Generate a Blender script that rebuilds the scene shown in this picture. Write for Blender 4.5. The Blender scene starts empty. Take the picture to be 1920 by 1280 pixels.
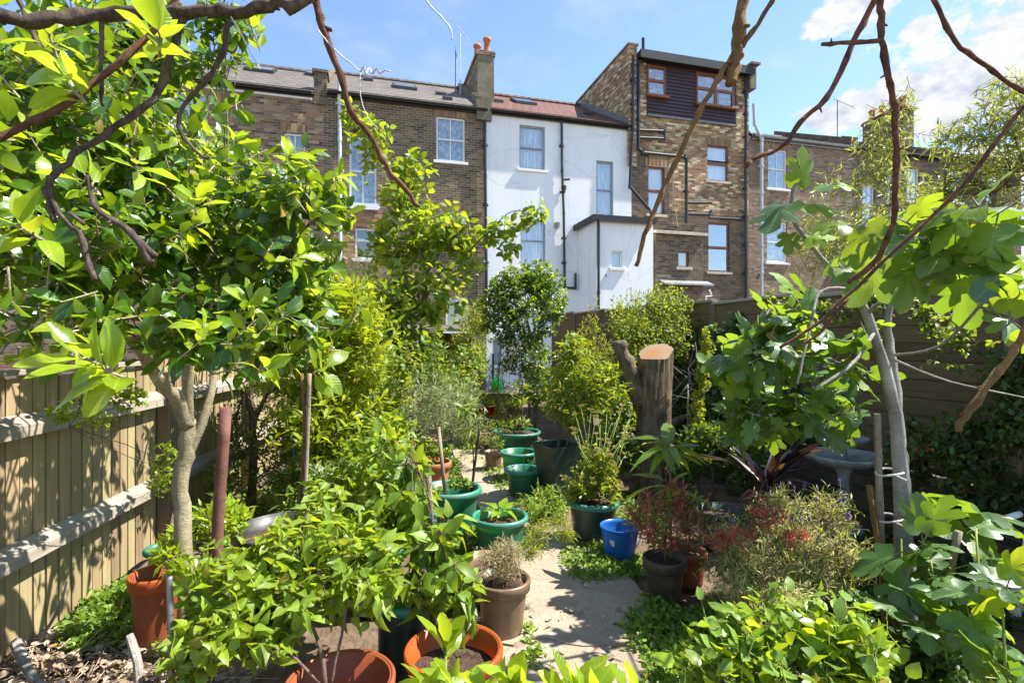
import bpy, math, random
import numpy as np
from mathutils import Vector, Matrix
R = math.radians
scene = bpy.context.scene
COL = scene.collection
random.seed(7)
CAMZ = 1.75
HOR = 640.0
FPX = 1000.0

# ------------------------------------------------------------------ placing
def P(px, py, Y):
    """point seen at photo pixel (px, py) at distance Y in front of the viewpoint"""
    return np.array([(px - 960) / FPX * Y, Y, CAMZ + (HOR - py) / FPX * Y])

# ------------------------------------------------------------------ tagging
def tag(o, label=None, cat=None, group=None, kind=None):
    if label: o['label'] = label
    if cat: o['category'] = cat
    if group: o['group'] = group
    if kind: o['kind'] = kind
    return o

def empty(name, loc=(0, 0, 0), rz=0.0, label=None, cat=None, group=None):
    o = bpy.data.objects.new(name, None)
    COL.objects.link(o)
    o.empty_display_size = 0.1
    o.location = [float(c) for c in loc]
    o.rotation_euler = (0, 0, rz)
    return tag(o, label, cat, group)

def link_mesh(name, me, mat, parent=None, smooth=False):
    if mat is not None:
        me.materials.append(mat)
    o = bpy.data.objects.new(name, me)
    COL.objects.link(o)
    if parent is not None:
        o.parent = parent
    if smooth:
        me.polygons.foreach_set('use_smooth', np.ones(len(me.polygons), dtype=bool))
    return o

# ------------------------------------------------------------------ small mesh builder
class MB:
    def __init__(self):
        self.v = []; self.f = []; self.uv = {}
    def quad(self, a, b, c, d):
        i = len(self.v); self.v += [tuple(a), tuple(b), tuple(c), tuple(d)]
        self.f.append((i, i + 1, i + 2, i + 3))
    def poly(self, pts):
        i = len(self.v); self.v += [tuple(p) for p in pts]
        self.f.append(tuple(range(i, i + len(pts))))
    def box(self, x0, y0, z0, x1, y1, z1):
        if x0 > x1: x0, x1 = x1, x0
        if y0 > y1: y0, y1 = y1, y0
        if z0 > z1: z0, z1 = z1, z0
        i = len(self.v)
        self.v += [(x0, y0, z0), (x1, y0, z0), (x1, y1, z0), (x0, y1, z0),
                   (x0, y0, z1), (x1, y0, z1), (x1, y1, z1), (x0, y1, z1)]
        for q in ((0, 3, 2, 1), (4, 5, 6, 7), (0, 1, 5, 4), (1, 2, 6, 5), (2, 3, 7, 6), (3, 0, 4, 7)):
            self.f.append(tuple(i + k for k in q))
        return self
    def hexa(self, pts):
        """8 points: bottom loop of 4 then top loop of 4"""
        i = len(self.v)
        self.v += [tuple(float(c) for c in p) for p in pts]
        for q in ((0, 3, 2, 1), (4, 5, 6, 7), (0, 1, 5, 4), (1, 2, 6, 5), (2, 3, 7, 6), (3, 0, 4, 7)):
            self.f.append(tuple(i + k for k in q))
        return self
    def tube(self, pts, rad, n=8, cap=True, wob=0.0, rng=None):
        pts = [np.array(p, float) for p in pts]
        m = len(pts)
        if np.isscalar(rad): rad = [rad] * m
        t0 = pts[1] - pts[0]; t0 /= np.linalg.norm(t0) + 1e-9
        ref = np.array([0, 0, 1.0]) if abs(t0[2]) < 0.9 else np.array([1.0, 0, 0])
        s = np.cross(t0, ref); s /= np.linalg.norm(s)
        base = len(self.v)
        for j in range(m):
            t = pts[min(j + 1, m - 1)] - pts[max(j - 1, 0)]
            t /= np.linalg.norm(t) + 1e-9
            s = s - t * np.dot(s, t); s /= np.linalg.norm(s) + 1e-9
            b = np.cross(t, s)
            for k in range(n):
                a = 2 * math.pi * k / n
                r = rad[j]
                if wob and rng is not None: r *= 1 + wob * (rng.random() - .5) * 2
                self.v.append(tuple(pts[j] + r * (math.cos(a) * s + math.sin(a) * b)))
        for j in range(m - 1):
            for k in range(n):
                a = base + j * n + k; b2 = base + j * n + (k + 1) % n
                self.f.append((a, b2, b2 + n, a + n))
        if cap:
            self.f.append(tuple(base + k for k in range(n))[::-1])
            self.f.append(tuple(base + (m - 1) * n + k for k in range(n)))
        return self
    def lathe(self, prof, n=40, c=(0, 0, 0), close=False, flute=None):
        base = len(self.v)
        for (r, z) in prof:
            for k in range(n):
                a = 2 * math.pi * k / n
                rr = r * (1 + (flute(a, r, z) if flute else 0))
                self.v.append((c[0] + rr * math.cos(a), c[1] + rr * math.sin(a), c[2] + z))
        for j in range(len(prof) - 1):
            for k in range(n):
                a = base + j * n + k; b = base + j * n + (k + 1) % n
                self.f.append((a, b, b + n, a + n))
        return self
    def build(self, name, mat, parent=None, smooth=False, bevel=0.0, off=None):
        me = bpy.data.meshes.new(name)
        v = np.array(self.v, float)
        if off is not None: v = v - np.array(off, float)
        me.from_pydata(v.tolist(), [], self.f)
        uvl = me.uv_layers.new(name='UVMap')
        co = np.zeros(len(me.loops) * 2, np.float32)
        for p in me.polygons:
            nx, ny, nz = abs(p.normal.x), abs(p.normal.y), abs(p.normal.z)
            for li in p.loop_indices:
                c = me.vertices[me.loops[li].vertex_index].co
                if nz > nx and nz > ny and nz > .9: u, w = c.x, c.y
                elif ny >= nx: u, w = c.x, c.z
                else: u, w = c.y, c.z
                co[li * 2] = u; co[li * 2 + 1] = w
        uvl.data.foreach_set('uv', co)
        me.update()
        o = link_mesh(name, me, mat, parent, smooth)
        if bevel:
            b = o.modifiers.new('bevel', 'BEVEL'); b.width = bevel; b.segments = 2; b.limit_method = 'ANGLE'
        return o

def smooth_path(pts, sub=4):
    pts = [np.array(p, float) for p in pts]
    if len(pts) < 3: return pts
    out = []
    for i in range(len(pts) - 1):
        p0 = pts[max(i - 1, 0)]; p1 = pts[i]; p2 = pts[i + 1]; p3 = pts[min(i + 2, len(pts) - 1)]
        for k in range(sub):
            t = k / sub
            out.append(.5 * ((2 * p1) + (-p0 + p2) * t + (2 * p0 - 5 * p1 + 4 * p2 - p3) * t * t + (-p0 + 3 * p1 - 3 * p2 + p3) * t ** 3))
    out.append(pts[-1])
    return out

# ------------------------------------------------------------------ node helper
class NT:
    def __init__(self, nt): self.nt = nt
    def n(self, typ, **kw):
        nd = self.nt.nodes.new(typ)
        for k, v in kw.items(): setattr(nd, k, v)
        return nd
    def link(self, a, b): self.nt.links.new(a, b)
    def set(self, sock, val):
        if hasattr(val, 'is_output') or hasattr(val, 'links'): self.link(val, sock)
        else: sock.default_value = val
    def math(self, op, a, b=0.0, c=None, clamp=False):
        m = self.n('ShaderNodeMath', operation=op, use_clamp=clamp)
        self.set(m.inputs[0], a); self.set(m.inputs[1], b)
        if c is not None: self.set(m.inputs[2], c)
        return m.outputs[0]
    def vmath(self, op, a, b=None):
        m = self.n('ShaderNodeVectorMath', operation=op)
        self.set(m.inputs[0], a)
        if b is not None: self.set(m.inputs[1], b)
        return m.outputs[1] if op in ('LENGTH', 'DISTANCE', 'DOT_PRODUCT') else m.outputs[0]
    def mix(self, f, a, b, blend='MIX'):
        m = self.n('ShaderNodeMix', data_type='RGBA', blend_type=blend)
        self.set(m.inputs[0], f)
        for s, v in ((m.inputs[6], a), (m.inputs[7], b)):
            if isinstance(v, (tuple, list)): v = tuple(v) + ((1,) if len(v) == 3 else ())
            self.set(s, v)
        return m.outputs[2]
    def ramp(self, f, stops, interp='LINEAR'):
        r = self.n('ShaderNodeValToRGB')
        cr = r.color_ramp; cr.interpolation = interp
        while len(cr.elements) < len(stops): cr.elements.new(.5)
        for e, (p, c) in zip(cr.elements, stops):
            e.position = p
            if not isinstance(c, (tuple, list)): c = (c, c, c)
            e.color = tuple(c) + (1,)
        self.set(r.inputs[0], f)
        return r.outputs[0]
    def noise(self, vec, scale, detail=4, rough=.55):
        n = self.n('ShaderNodeTexNoise')
        if vec is not None: self.link(vec, n.inputs['Vector'])
        n.inputs['Scale'].default_value = scale; n.inputs['Detail'].default_value = detail
        n.inputs['Roughness'].default_value = rough
        return n.outputs[0]
    def bump(self, h, strength=.3, dist=.01):
        b = self.n('ShaderNodeBump')
        b.inputs['Strength'].default_value = strength; b.inputs['Distance'].default_value = dist
        self.link(h, b.inputs['Height'])
        return b.outputs[0]

def newmat(name):
    m = bpy.data.materials.new(name); m.use_nodes = True
    t = NT(m.node_tree)
    m.node_tree.nodes.clear()
    out = t.n('ShaderNodeOutputMaterial')
    return m, t, out

def bsdf(t, out, color, rough=.7, spec=.4, normal=None, metal=0.0):
    b = t.n('ShaderNodeBsdfPrincipled')
    if isinstance(color, (tuple, list)): color = tuple(color) + ((1,) if len(color) == 3 else ())
    t.set(b.inputs['Base Color'], color)
    t.set(b.inputs['Roughness'], rough)
    b.inputs['Specular IOR Level'].default_value = spec
    b.inputs['Metallic'].default_value = metal
    if normal is not None: t.link(normal, b.inputs['Normal'])
    if out is not None: t.link(b.outputs[0], out.inputs[0])
    return b

def objco(t): return t.n('ShaderNodeTexCoord').outputs['Object']
def uvco(t): return t.n('ShaderNodeTexCoord').outputs['UV']

def plain(name, col, rough=.6, spec=.4, var=.25, nscale=8, bump=0.0, bscale=60, metal=0, stretch=None):
    m, t, out = newmat(name)
    v = objco(t)
    if stretch: v = t.vmath('MULTIPLY', v, stretch)
    n = t.noise(v, nscale, 5)
    c = t.mix(t.ramp(n, [(.3, 0.0), (.7, 1.0)]), tuple(k * (1 - var) for k in col), tuple(min(1, k * (1 + var)) for k in col))
    nr = t.bump(t.noise(v, bscale, 4), bump, .01) if bump else None
    bsdf(t, out, c, rough, spec, nr, metal)
    return m

def brick_mat(name, pal, mortar, var_col, L=.225, H=.075, mort=.012, mscale=.5, dirt=.5):
    m, t, out = newmat(name)
    uv = uvco(t)
    sp = t.n('ShaderNodeSeparateXYZ'); t.link(uv, sp.inputs[0])
    v = t.math('DIVIDE', sp.outputs[1], H)
    row = t.math('FLOOR', v)
    odd = t.math('MULTIPLY', t.math('MODULO', t.math('ABSOLUTE', row), 2.0), .5)
    u = t.math('ADD', t.math('DIVIDE', sp.outputs[0], L), odd)
    colm = t.math('FLOOR', u)
    fu = t.math('FRACT', u); fv = t.math('FRACT', v)
    cb = t.n('ShaderNodeCombineXYZ'); t.link(colm, cb.inputs[0]); t.link(row, cb.inputs[1])
    wn = t.n('ShaderNodeTexWhiteNoise', noise_dimensions='2D'); t.link(cb.outputs[0], wn.inputs['Vector'])
    stops = [(i / len(pal), c) for i, c in enumerate(pal)]
    c = t.ramp(wn.outputs[0], stops, 'CONSTANT')
    wn2 = t.n('ShaderNodeTexWhiteNoise', noise_dimensions='3D')
    cb2 = t.n('ShaderNodeCombineXYZ'); t.link(colm, cb2.inputs[0]); t.link(row, cb2.inputs[1]); cb2.inputs[2].default_value = 7.3
    t.link(cb2.outputs[0], wn2.inputs['Vector'])
    c = t.mix(1.0, c, t.ramp(wn2.outputs[0], [(0, .7), (1, 1.25)]), 'MULTIPLY')
    big = t.noise(uv, mscale, 6, .65)
    c = t.mix(t.math('MULTIPLY', t.ramp(big, [(.42, 0.0), (.62, 1.0)]), dirt), c, var_col, 'MIX')
    mu = t.math('LESS_THAN', fu, mort / L * 1.0); mv = t.math('LESS_THAN', fv, mort / H * 1.1)
    mm = t.math('MAXIMUM', mu, mv)
    fine = t.noise(uv, 30, 3)
    c = t.mix(1.0, c, t.ramp(fine, [(.2, .75), (.8, 1.2)]), 'MULTIPLY')
    c = t.mix(t.math('MULTIPLY', mm, .85), c, mortar)
    h = t.math('ADD', t.math('SUBTRACT', 1.0, mm), t.math('MULTIPLY', fine, .4))
    bsdf(t, out, c, .9, .2, t.bump(h, .5, .012))
    return m

def leaf_mat(name, r1, r2, tr, rough=.35, spec=.5, mixf=.45, vein=.0, tr2=None, spots=.5):
    m, t, out = newmat(name)
    g = t.n('ShaderNodeNewGeometry')
    rnd = g.outputs['Random Per Island']
    wn = t.n('ShaderNodeTexWhiteNoise', noise_dimensions='1D'); t.link(rnd, wn.inputs['W'])
    c = t.mix(rnd, r1, r2)
    c = t.mix(1.0, c, t.ramp(wn.outputs[0], [(0, .62), (1, 1.3)]), 'MULTIPLY')
    mo = t.noise(objco(t), 42, 5, .7)
    c = t.mix(1.0, c, t.ramp(mo, [(.3, .72), (.7, 1.22)]), 'MULTIPLY')
    if spots: c = t.mix(t.math('MULTIPLY', t.ramp(t.noise(objco(t), 16, 6, .75), [(.62, 0.0), (.70, 1.0)]), spots), c, (.16, .10, .03))
    if tr2 is None: tr2 = tuple(k * .7 for k in tr)
    old = t.math('GREATER_THAN', wn.outputs[0], .975)
    if spots: c = t.mix(old, c, (.30, .21, .05))
    tc = t.mix(wn.outputs[0], tr2, tr)
    nrm = None
    if vein:
        uv = uvco(t)
        sp = t.n('ShaderNodeSeparateXYZ'); t.link(uv, sp.inputs[0])
        ax = t.math('ABSOLUTE', sp.outputs[0])
        mid = t.math('LESS_THAN', ax, .012)
        w = t.math('SINE', t.math('MULTIPLY', t.math('SUBTRACT', sp.outputs[1], t.math('MULTIPLY', ax, .8)), 62.0))
        side = t.ramp(w, [(.86, 0.0), (1.0, 1.0)])
        vv = t.math('MAXIMUM', mid, t.math('MULTIPLY', side, .55))
        c = t.mix(t.math('MULTIPLY', vv, vein), c, tuple(min(1, k * 2.2 + .03) for k in r2))
        nrm = t.bump(t.math('SUBTRACT', 1.0, vv), .25, .004)
    b = bsdf(t, None, c, rough, spec, nrm)
    tl = t.n('ShaderNodeBsdfTranslucent'); t.link(tc, tl.inputs[0])
    if nrm is not None: t.link(nrm, tl.inputs[1])
    mx = t.n('ShaderNodeMixShader'); mx.inputs[0].default_value = mixf
    t.link(b.outputs[0], mx.inputs[1]); t.link(tl.outputs[0], mx.inputs[2])
    t.link(mx.outputs[0], out.inputs[0])
    return m

def plastic(name, col, tr=None, rough=.38, spec=.45, mixf=.2, dirt=(.17, .14, .10), dirtf=.7):
    m, t, out = newmat(name)
    v = objco(t)
    n = t.noise(v, 9, 6, .65)
    n2 = t.noise(t.vmath('MULTIPLY', v, (18, 18, 4)), 2, 4)
    f = t.math('MULTIPLY', t.ramp(n, [(.45, 0.0), (.75, 1.0)]), t.math('MULTIPLY', n2, dirtf * 1.6))
    c = t.mix(f, col, dirt)
    g_ = t.n('ShaderNodeSeparateXYZ'); t.link(v, g_.inputs[0])
    splash = t.math('MULTIPLY', t.ramp(t.math('ADD', t.math('MULTIPLY', g_.outputs[2], -6.0), t.noise(v, 22, 5, .7)), [(.1, 0.0), (.5, 1.0)]), dirtf)
    c = t.mix(splash, c, dirt)
    sc_ = t.noise(t.vmath('MULTIPLY', v, (3, 3, 40)), 3, 3, .6)
    c = t.mix(t.math('MULTIPLY', t.ramp(sc_, [(.62, 0.0), (.7, 1.0)]), .3), c, tuple(min(1, k * 1.6 + .06) for k in col))
    b = bsdf(t, None, c, t.math('ADD', rough, t.math('MULTIPLY', f, .4)), spec)
    if tr is None:
        t.link(b.outputs[0], out.inputs[0]); return m
    tl = t.n('ShaderNodeBsdfTranslucent'); tl.inputs[0].default_value = tuple(tr) + (1,)
    mx = t.n('ShaderNodeMixShader'); mx.inputs[0].default_value = mixf
    t.link(b.outputs[0], mx.inputs[1]); t.link(tl.outputs[0], mx.inputs[2]); t.link(mx.outputs[0], out.inputs[0])
    return m

def bark_mat(name, c1, c2, scale=14, stretch=(1, 1, .25), bump=.5, rough=.85):
    m, t, out = newmat(name)
    v = t.vmath('MULTIPLY', objco(t), stretch)
    n = t.noise(v, scale, 7, .65)
    n2 = t.noise(objco(t), 5, 4)
    n3 = t.noise(t.vmath('MULTIPLY', objco(t), (1, 1, 3.5)), scale * 3.2, 5, .7)
    c = t.mix(t.ramp(n, [(.35, 0.0), (.65, 1.0)]), c1, c2)
    c = t.mix(1.0, c, t.ramp(n2, [(.3, .6), (.7, 1.3)]), 'MULTIPLY')
    c = t.mix(t.ramp(n3, [(.56, 0.0), (.66, .65)]), c, tuple(k * .35 for k in c1))
    li = t.noise(objco(t), 11, 6, .7)
    c = t.mix(t.ramp(li, [(.6, 0.0), (.68, .35)]), c, tuple(min(1, k * 1.5 + .03) for k in c2))
    bsdf(t, out, c, rough, .25, t.bump(t.math('ADD', t.noise(v, scale * 2.5, 6, .7), t.math('MULTIPLY', n3, .7)), min(1, bump * 1.5), .02))
    return m

M = {}
# bricks
M['brick_a'] = brick_mat('brick_a', [(0.264, 0.168, 0.090), (0.360, 0.252, 0.132), (0.192, 0.120, 0.072), (0.324, 0.144, 0.084), (0.408, 0.300, 0.180), (0.240, 0.180, 0.108), (0.096, 0.072, 0.054)], (.30, .26, .2), (.17, .12, .075), dirt=.5)
M['brick_b'] = brick_mat('brick_b', [(0.180, 0.126, 0.072), (0.228, 0.162, 0.090), (0.144, 0.102, 0.066), (0.252, 0.180, 0.108), (0.096, 0.072, 0.054), (0.204, 0.138, 0.072)], (.38, .34, .25), (.10, .075, .05), dirt=.5)
M['brick_orange'] = brick_mat('brick_orange', [(.42, .22, .09), (.36, .17, .07), (.46, .27, .12), (.22, .13, .08), (.40, .24, .12)], (.34, .29, .22), (.30, .17, .08), dirt=.4)
M['brick_d'] = brick_mat('brick_d', [(0.400, 0.275, 0.125), (0.600, 0.475, 0.275), (0.275, 0.163, 0.088), (0.375, 0.163, 0.100), (0.725, 0.625, 0.425), (0.163, 0.112, 0.075), (0.475, 0.350, 0.163), (0.325, 0.200, 0.112)], (.30, .26, .19), (.24, .15, .08), dirt=.35, mscale=.9)
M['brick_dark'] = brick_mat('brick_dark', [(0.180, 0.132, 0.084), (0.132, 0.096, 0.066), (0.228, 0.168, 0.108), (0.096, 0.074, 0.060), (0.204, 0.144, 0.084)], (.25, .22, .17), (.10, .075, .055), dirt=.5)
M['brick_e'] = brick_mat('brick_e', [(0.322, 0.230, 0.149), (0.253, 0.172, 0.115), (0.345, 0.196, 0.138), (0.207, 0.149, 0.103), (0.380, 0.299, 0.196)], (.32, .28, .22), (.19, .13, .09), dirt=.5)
M['soldier'] = brick_mat('soldier', [(.30, .20, .10), (.36, .25, .13), (.22, .14, .08), (.27, .13, .08)], (.30, .26, .2), (.2, .14, .08), L=.075, H=.30, mort=.012)
M['wallbrick'] = brick_mat('wallbrick', [(.12, .09, .07), (.09, .07, .06), (.15, .10, .07)], (.14, .12, .1), (.05, .06, .035), dirt=.8, mscale=2)
def roof_mat(name, c1, c2, w, h, dirt):
    m, t, out = newmat(name)
    uv = uvco(t)
    sp = t.n('ShaderNodeSeparateXYZ'); t.link(uv, sp.inputs[0])
    v = t.math('DIVIDE', sp.outputs[1], h); row = t.math('FLOOR', v)
    u = t.math('ADD', t.math('DIVIDE', sp.outputs[0], w), t.math('MULTIPLY', t.math('MODULO', t.math('ABSOLUTE', row), 2.0), .5))
    cb = t.n('ShaderNodeCombineXYZ'); t.link(t.math('FLOOR', u), cb.inputs[0]); t.link(row, cb.inputs[1])
    wn = t.n('ShaderNodeTexWhiteNoise', noise_dimensions='2D'); t.link(cb.outputs[0], wn.inputs['Vector'])
    c = t.mix(wn.outputs[0], c1, c2)
    big = t.noise(uv, 1.1, 6, .7)
    c = t.mix(t.math('MULTIPLY', t.ramp(big, [(.45, 0.0), (.65, 1.0)]), .6), c, dirt)
    fv = t.math('FRACT', v); fu = t.math('FRACT', u)
    edge = t.math('MAXIMUM', t.math('LESS_THAN', fv, .1), t.math('LESS_THAN', fu, .05))
    c = t.mix(t.math('MULTIPLY', edge, .5), c, tuple(k * .35 for k in c1))
    bsdf(t, out, c, .75, .35, t.bump(t.math('ADD', t.math('SUBTRACT', 1.0, fv), t.math('MULTIPLY', t.math('SINE', t.math('MULTIPLY', u, 6.283)), .3)), .6, .03))
    return m
M['slate'] = roof_mat('slate', (.095, .082, .072), (.14, .12, .105), .3, .2, (.085, .07, .055))
M['redtile'] = roof_mat('redtile', (.095, .036, .024), (.14, .055, .036), .3, .3, (.075, .035, .025))
M['leadflash'] = plain('leadflash', (.2, .21, .22), .5, .5)
def render_mat():
    m, t, out = newmat('white_render')
    uv = objco(t)
    n = t.noise(uv, .7, 6, .6)
    st = t.noise(t.vmath('MULTIPLY', uv, (2.2, 2.2, .22)), 1.6, 6, .7)
    c = t.mix(t.ramp(n, [(.35, 0.0), (.7, 1.0)]), (.80, .815, .825), (.88, .885, .88))
    c = t.mix(t.math('MULTIPLY', t.ramp(st, [(.48, 0.0), (.72, 1.0)]), .3), c, (.55, .53, .48))
    vo = t.n('ShaderNodeTexVoronoi', feature='DISTANCE_TO_EDGE'); t.link(t.vmath('ADD', uv, t.vmath('MULTIPLY', t.n('ShaderNodeTexNoise').outputs[1], (.6, .6, .6))), vo.inputs['Vector']); vo.inputs['Scale'].default_value = .55
    c = t.mix(t.ramp(vo.outputs[0], [(.002, .4), (.006, 0.0)]), c, (.45, .44, .42))
    pt_ = t.noise(uv, 1.7, 5, .6)
    c = t.mix(t.ramp(pt_, [(.6, 0.0), (.66, .22)]), c, (.86, .86, .84))
    bsdf(t, out, c, .85, .2, t.bump(t.noise(uv, 45, 4), .25, .008))
    return m
M['render'] = render_mat()
M['cement'] = plain('cement', (.19, .165, .115), .9, .2, .3, 3, .3, 40)
M['stone'] = plain('stone_sill', (.52, .46, .36), .85, .2, .2, 6, .2)
M['white_paint'] = plain('white_paint', (.80, .80, .78), .45, .4, .06, 9)
M['white_sill'] = plain('white_sill', (.78, .78, .77), .6, .3, .08, 9)
M['brown_upvc'] = plain('brown_upvc', (.22, .075, .03), .4, .45, .25, 12)
M['black_pipe'] = plain('black_pipe', (.018, .02, .026), .4, .5, .3, 5)
M['grey_pipe'] = plain('grey_pipe', (.50, .54, .56), .5, .4, .15, 5)
M['gutter'] = plain('gutter', (.022, .021, .022), .5, .4, .3, 5)
M['cladding'] = plain('cladding', (.07, .045, .052), .5, .35, .15, 3, stretch=(1, 1, 8))
M['pot_clay'] = plain('pot_clay', (.50, .17, .09), .8, .2, .2, 6)
M['curtain'] = None
def curtain_mat(name, c1, c2, sc):
    m, t, out = newmat(name)
    v = t.vmath('MULTIPLY', objco(t), (1, .05, .1))
    n = t.noise(v, sc, 3)
    bsdf(t, out, t.mix(t.ramp(n, [(.35, 0.0), (.65, 1.0)]), c1, c2), .9, .1)
    return m
M['net'] = curtain_mat('net_curtain', (.45, .5, .54), (.82, .84, .85), 16)
M['blind'] = curtain_mat('blind', (.7, .73, .76), (.85, .87, .88), 3)
M['lace'] = plain('lace', (.34, .36, .37), .9, .1, .75, 9)
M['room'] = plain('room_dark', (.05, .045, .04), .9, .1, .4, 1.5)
def glass_mat(name, f0=.09, tint=(.92, .95, .96)):
    m, t, out = newmat(name)
    lw = t.n('ShaderNodeLayerWeight'); lw.inputs[0].default_value = .35
    f = t.math('ADD', t.math('MULTIPLY', lw.outputs[1], .5), f0, clamp=True)
    gl = t.n('ShaderNodeBsdfGlossy'); gl.inputs['Roughness'].default_value = .02; gl.inputs[0].default_value = (.95, .97, 1, 1)
    nr = t.bump(t.noise(objco(t), 1.5, 2), .06, .05); t.link(nr, gl.inputs['Normal'])
    tr = t.n('ShaderNodeBsdfTransparent'); tr.inputs[0].default_value = tuple(tint) + (1,)
    mx = t.n('ShaderNodeMixShader'); t.link(f, mx.inputs[0]); t.link(tr.outputs[0], mx.inputs[1]); t.link(gl.outputs[0], mx.inputs[2])
    t.link(mx.outputs[0], out.inputs[0])
    return m
M['glass'] = glass_mat('glass', .2)
M['mirror_glass'] = glass_mat('mirror_glass', .34)
# timber
def board_mat(name, c1, c2, green, gf, axis, bw):
    m, t, out = newmat(name)
    g = t.n('ShaderNodeNewGeometry')
    v = objco(t)
    st = (22, 22, 1.2) if axis == 'z' else (1.2, 1.2, 22)
    gr = t.noise(t.vmath('MULTIPLY', v, st), 2.2, 6, .65)
    c = t.mix(t.ramp(gr, [(.3, 0.0), (.7, 1.0)]), c1, c2)
    wn = t.n('ShaderNodeTexWhiteNoise', noise_dimensions='1D'); t.link(g.outputs['Random Per Island'], wn.inputs['W'])
    c = t.mix(1.0, c, t.ramp(wn.outputs[0], [(0, .6), (1, 1.25)]), 'MULTIPLY')
    al = t.noise(v, 1.6, 6, .7)
    al2 = t.math('ADD', t.math('MULTIPLY', wn.outputs[0], .25), al)
    c = t.mix(t.math('MULTIPLY', t.ramp(al2, [(.5, 0.0), (.8, 1.0)]), gf), c, green)
    kn = t.n('ShaderNodeTexVoronoi'); t.link(t.vmath('MULTIPLY', v, (7, 7, 1.6) if axis == 'z' else (1.6, 1.6, 7)), kn.inputs['Vector']); kn.inputs['Scale'].default_value = 1.3
    c = t.mix(t.ramp(kn.outputs[0], [(.03, .7), (.07, 0.0)]), c, tuple(k * .35 for k in c1))
    bsdf(t, out, c, .85, .2, t.bump(gr, .4, .006))
    return m
M['fence_board'] = board_mat('fence_board', (.29, .20, .115), (.49, .365, .215), (.27, .26, .12), .75, 'z', .1)
M['fence_rail'] = board_mat('fence_rail', (.38, .32, .25), (.52, .46, .38), (.36, .35, .25), .4, 'x', .1)
M['fence_post'] = board_mat('fence_post', (.20, .14, .09), (.30, .22, .15), (.22, .22, .12), .5, 'z', .1)
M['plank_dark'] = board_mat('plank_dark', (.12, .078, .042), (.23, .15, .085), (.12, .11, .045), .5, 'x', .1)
M['stake'] = bark_mat('stake', (.22, .16, .11), (.36, .29, .22), 10, (1, 1, .15), .3)
# ground
def soil_mat(name, c1, c2, sc=9, bump=.9):
    m, t, out = newmat(name)
    v = objco(t)
    n = t.noise(v, sc, 8, .7); n2 = t.noise(v, sc * .15, 4)
    c = t.mix(t.ramp(n, [(.35, 0.0), (.68, 1.0)]), c1, c2)
    c = t.mix(1.0, c, t.ramp(n2, [(.3, .7), (.7, 1.2)]), 'MULTIPLY')
    vo = t.n('ShaderNodeTexVoronoi'); t.link(v, vo.inputs['Vector']); vo.inputs['Scale'].default_value = sc * 5
    h = t.math('ADD', n, t.math('MULTIPLY', vo.outputs[0], -.35))
    bsdf(t, out, c, .95, .15, t.bump(h, bump, .03))
    return m
M['soil'] = soil_mat('soil', (.09, .06, .04), (.20, .145, .10), 7)
M['potsoil'] = soil_mat('potsoil', (.05, .03, .02), (.17, .11, .08), 26)
def concrete():
    m, t, out = newmat('concrete')
    v = objco(t)
    n = t.noise(v, 2.5, 7, .65); f = t.noise(v, 90, 4, .7); s = t.noise(v, 14, 6, .7)
    c = t.mix(t.ramp(n, [(.3, 0.0), (.7, 1.0)]), (.27, .215, .155), (.40, .335, .255))
    c = t.mix(1.0, c, t.ramp(f, [(.25, .62), (.75, 1.28)]), 'MULTIPLY')
    c = t.mix(t.math('MULTIPLY', t.ramp(s, [(.55, 0.0), (.7, 1.0)]), .4), c, (.17, .145, .09))
    ve = t.n('ShaderNodeTexVoronoi', feature='DISTANCE_TO_EDGE'); t.link(t.vmath('ADD', v, t.vmath('MULTIPLY', t.n('ShaderNodeTexNoise').outputs[1], (.5, .5, .5))), ve.inputs['Vector']); ve.inputs['Scale'].default_value = .7
    c = t.mix(t.ramp(ve.outputs[0], [(.002, .45), (.006, 0.0)]), c, (.09, .075, .05))
    ms = t.noise(v, 3.5, 7, .7)
    c = t.mix(t.ramp(ms, [(.58, 0.0), (.72, .5)]), c, (.12, .115, .05))
    vo = t.n('ShaderNodeTexVoronoi'); t.link(v, vo.inputs['Vector']); vo.inputs['Scale'].default_value = 55
    c = t.mix(t.ramp(vo.outputs[0], [(.12, .55), (.2, 0.0)]), c, (.16, .12, .085))
    bsdf(t, out, c, .92, .2, t.bump(t.math('ADD', f, t.math('MULTIPLY', s, .8)), .5, .012))
    return m
M['concrete'] = concrete()
# leaves: reflect 1, reflect 2, transmit
M['evergreen'] = leaf_mat('evergreen', (.035, .095, .012), (.085, .185, .014), (.50, .64, .015), .24, .6, .34, .35, tr2=(.10, .22, .01))
M['young'] = leaf_mat('young_leaf', (.18, .30, .015), (.25, .35, .02), (.68, .74, .025), .3, .5, .45, .3, tr2=(.45, .62, .03))
M['lime'] = leaf_mat('lime', (.16, .26, .015), (.26, .32, .02), (.60, .66, .02), .45, .35, .45, .2)
M['mid'] = leaf_mat('mid_leaf', (.10, .20, .02), (.17, .26, .025), (.50, .62, .03), .42, .4, .42, .25)
M['philad'] = leaf_mat('philadelphus', (.15, .25, .025), (.23, .33, .04), (.58, .68, .04), .42, .4, .42, .4)
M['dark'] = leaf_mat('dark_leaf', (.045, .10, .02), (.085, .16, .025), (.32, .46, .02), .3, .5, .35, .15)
M['olive'] = leaf_mat('olive_leaf', (.17, .23, .09), (.26, .32, .15), (.38, .46, .10), .45, .3, .35)
M['fig'] = leaf_mat('fig_leaf', (.05, .12, .035), (.09, .175, .04), (.42, .58, .03), .38, .7, .36, .4, tr2=(.24, .40, .02))
M['willow'] = leaf_mat('willow_leaf', (.19, .26, .06), (.30, .35, .10), (.60, .64, .08), .4, .4, .42)
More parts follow.
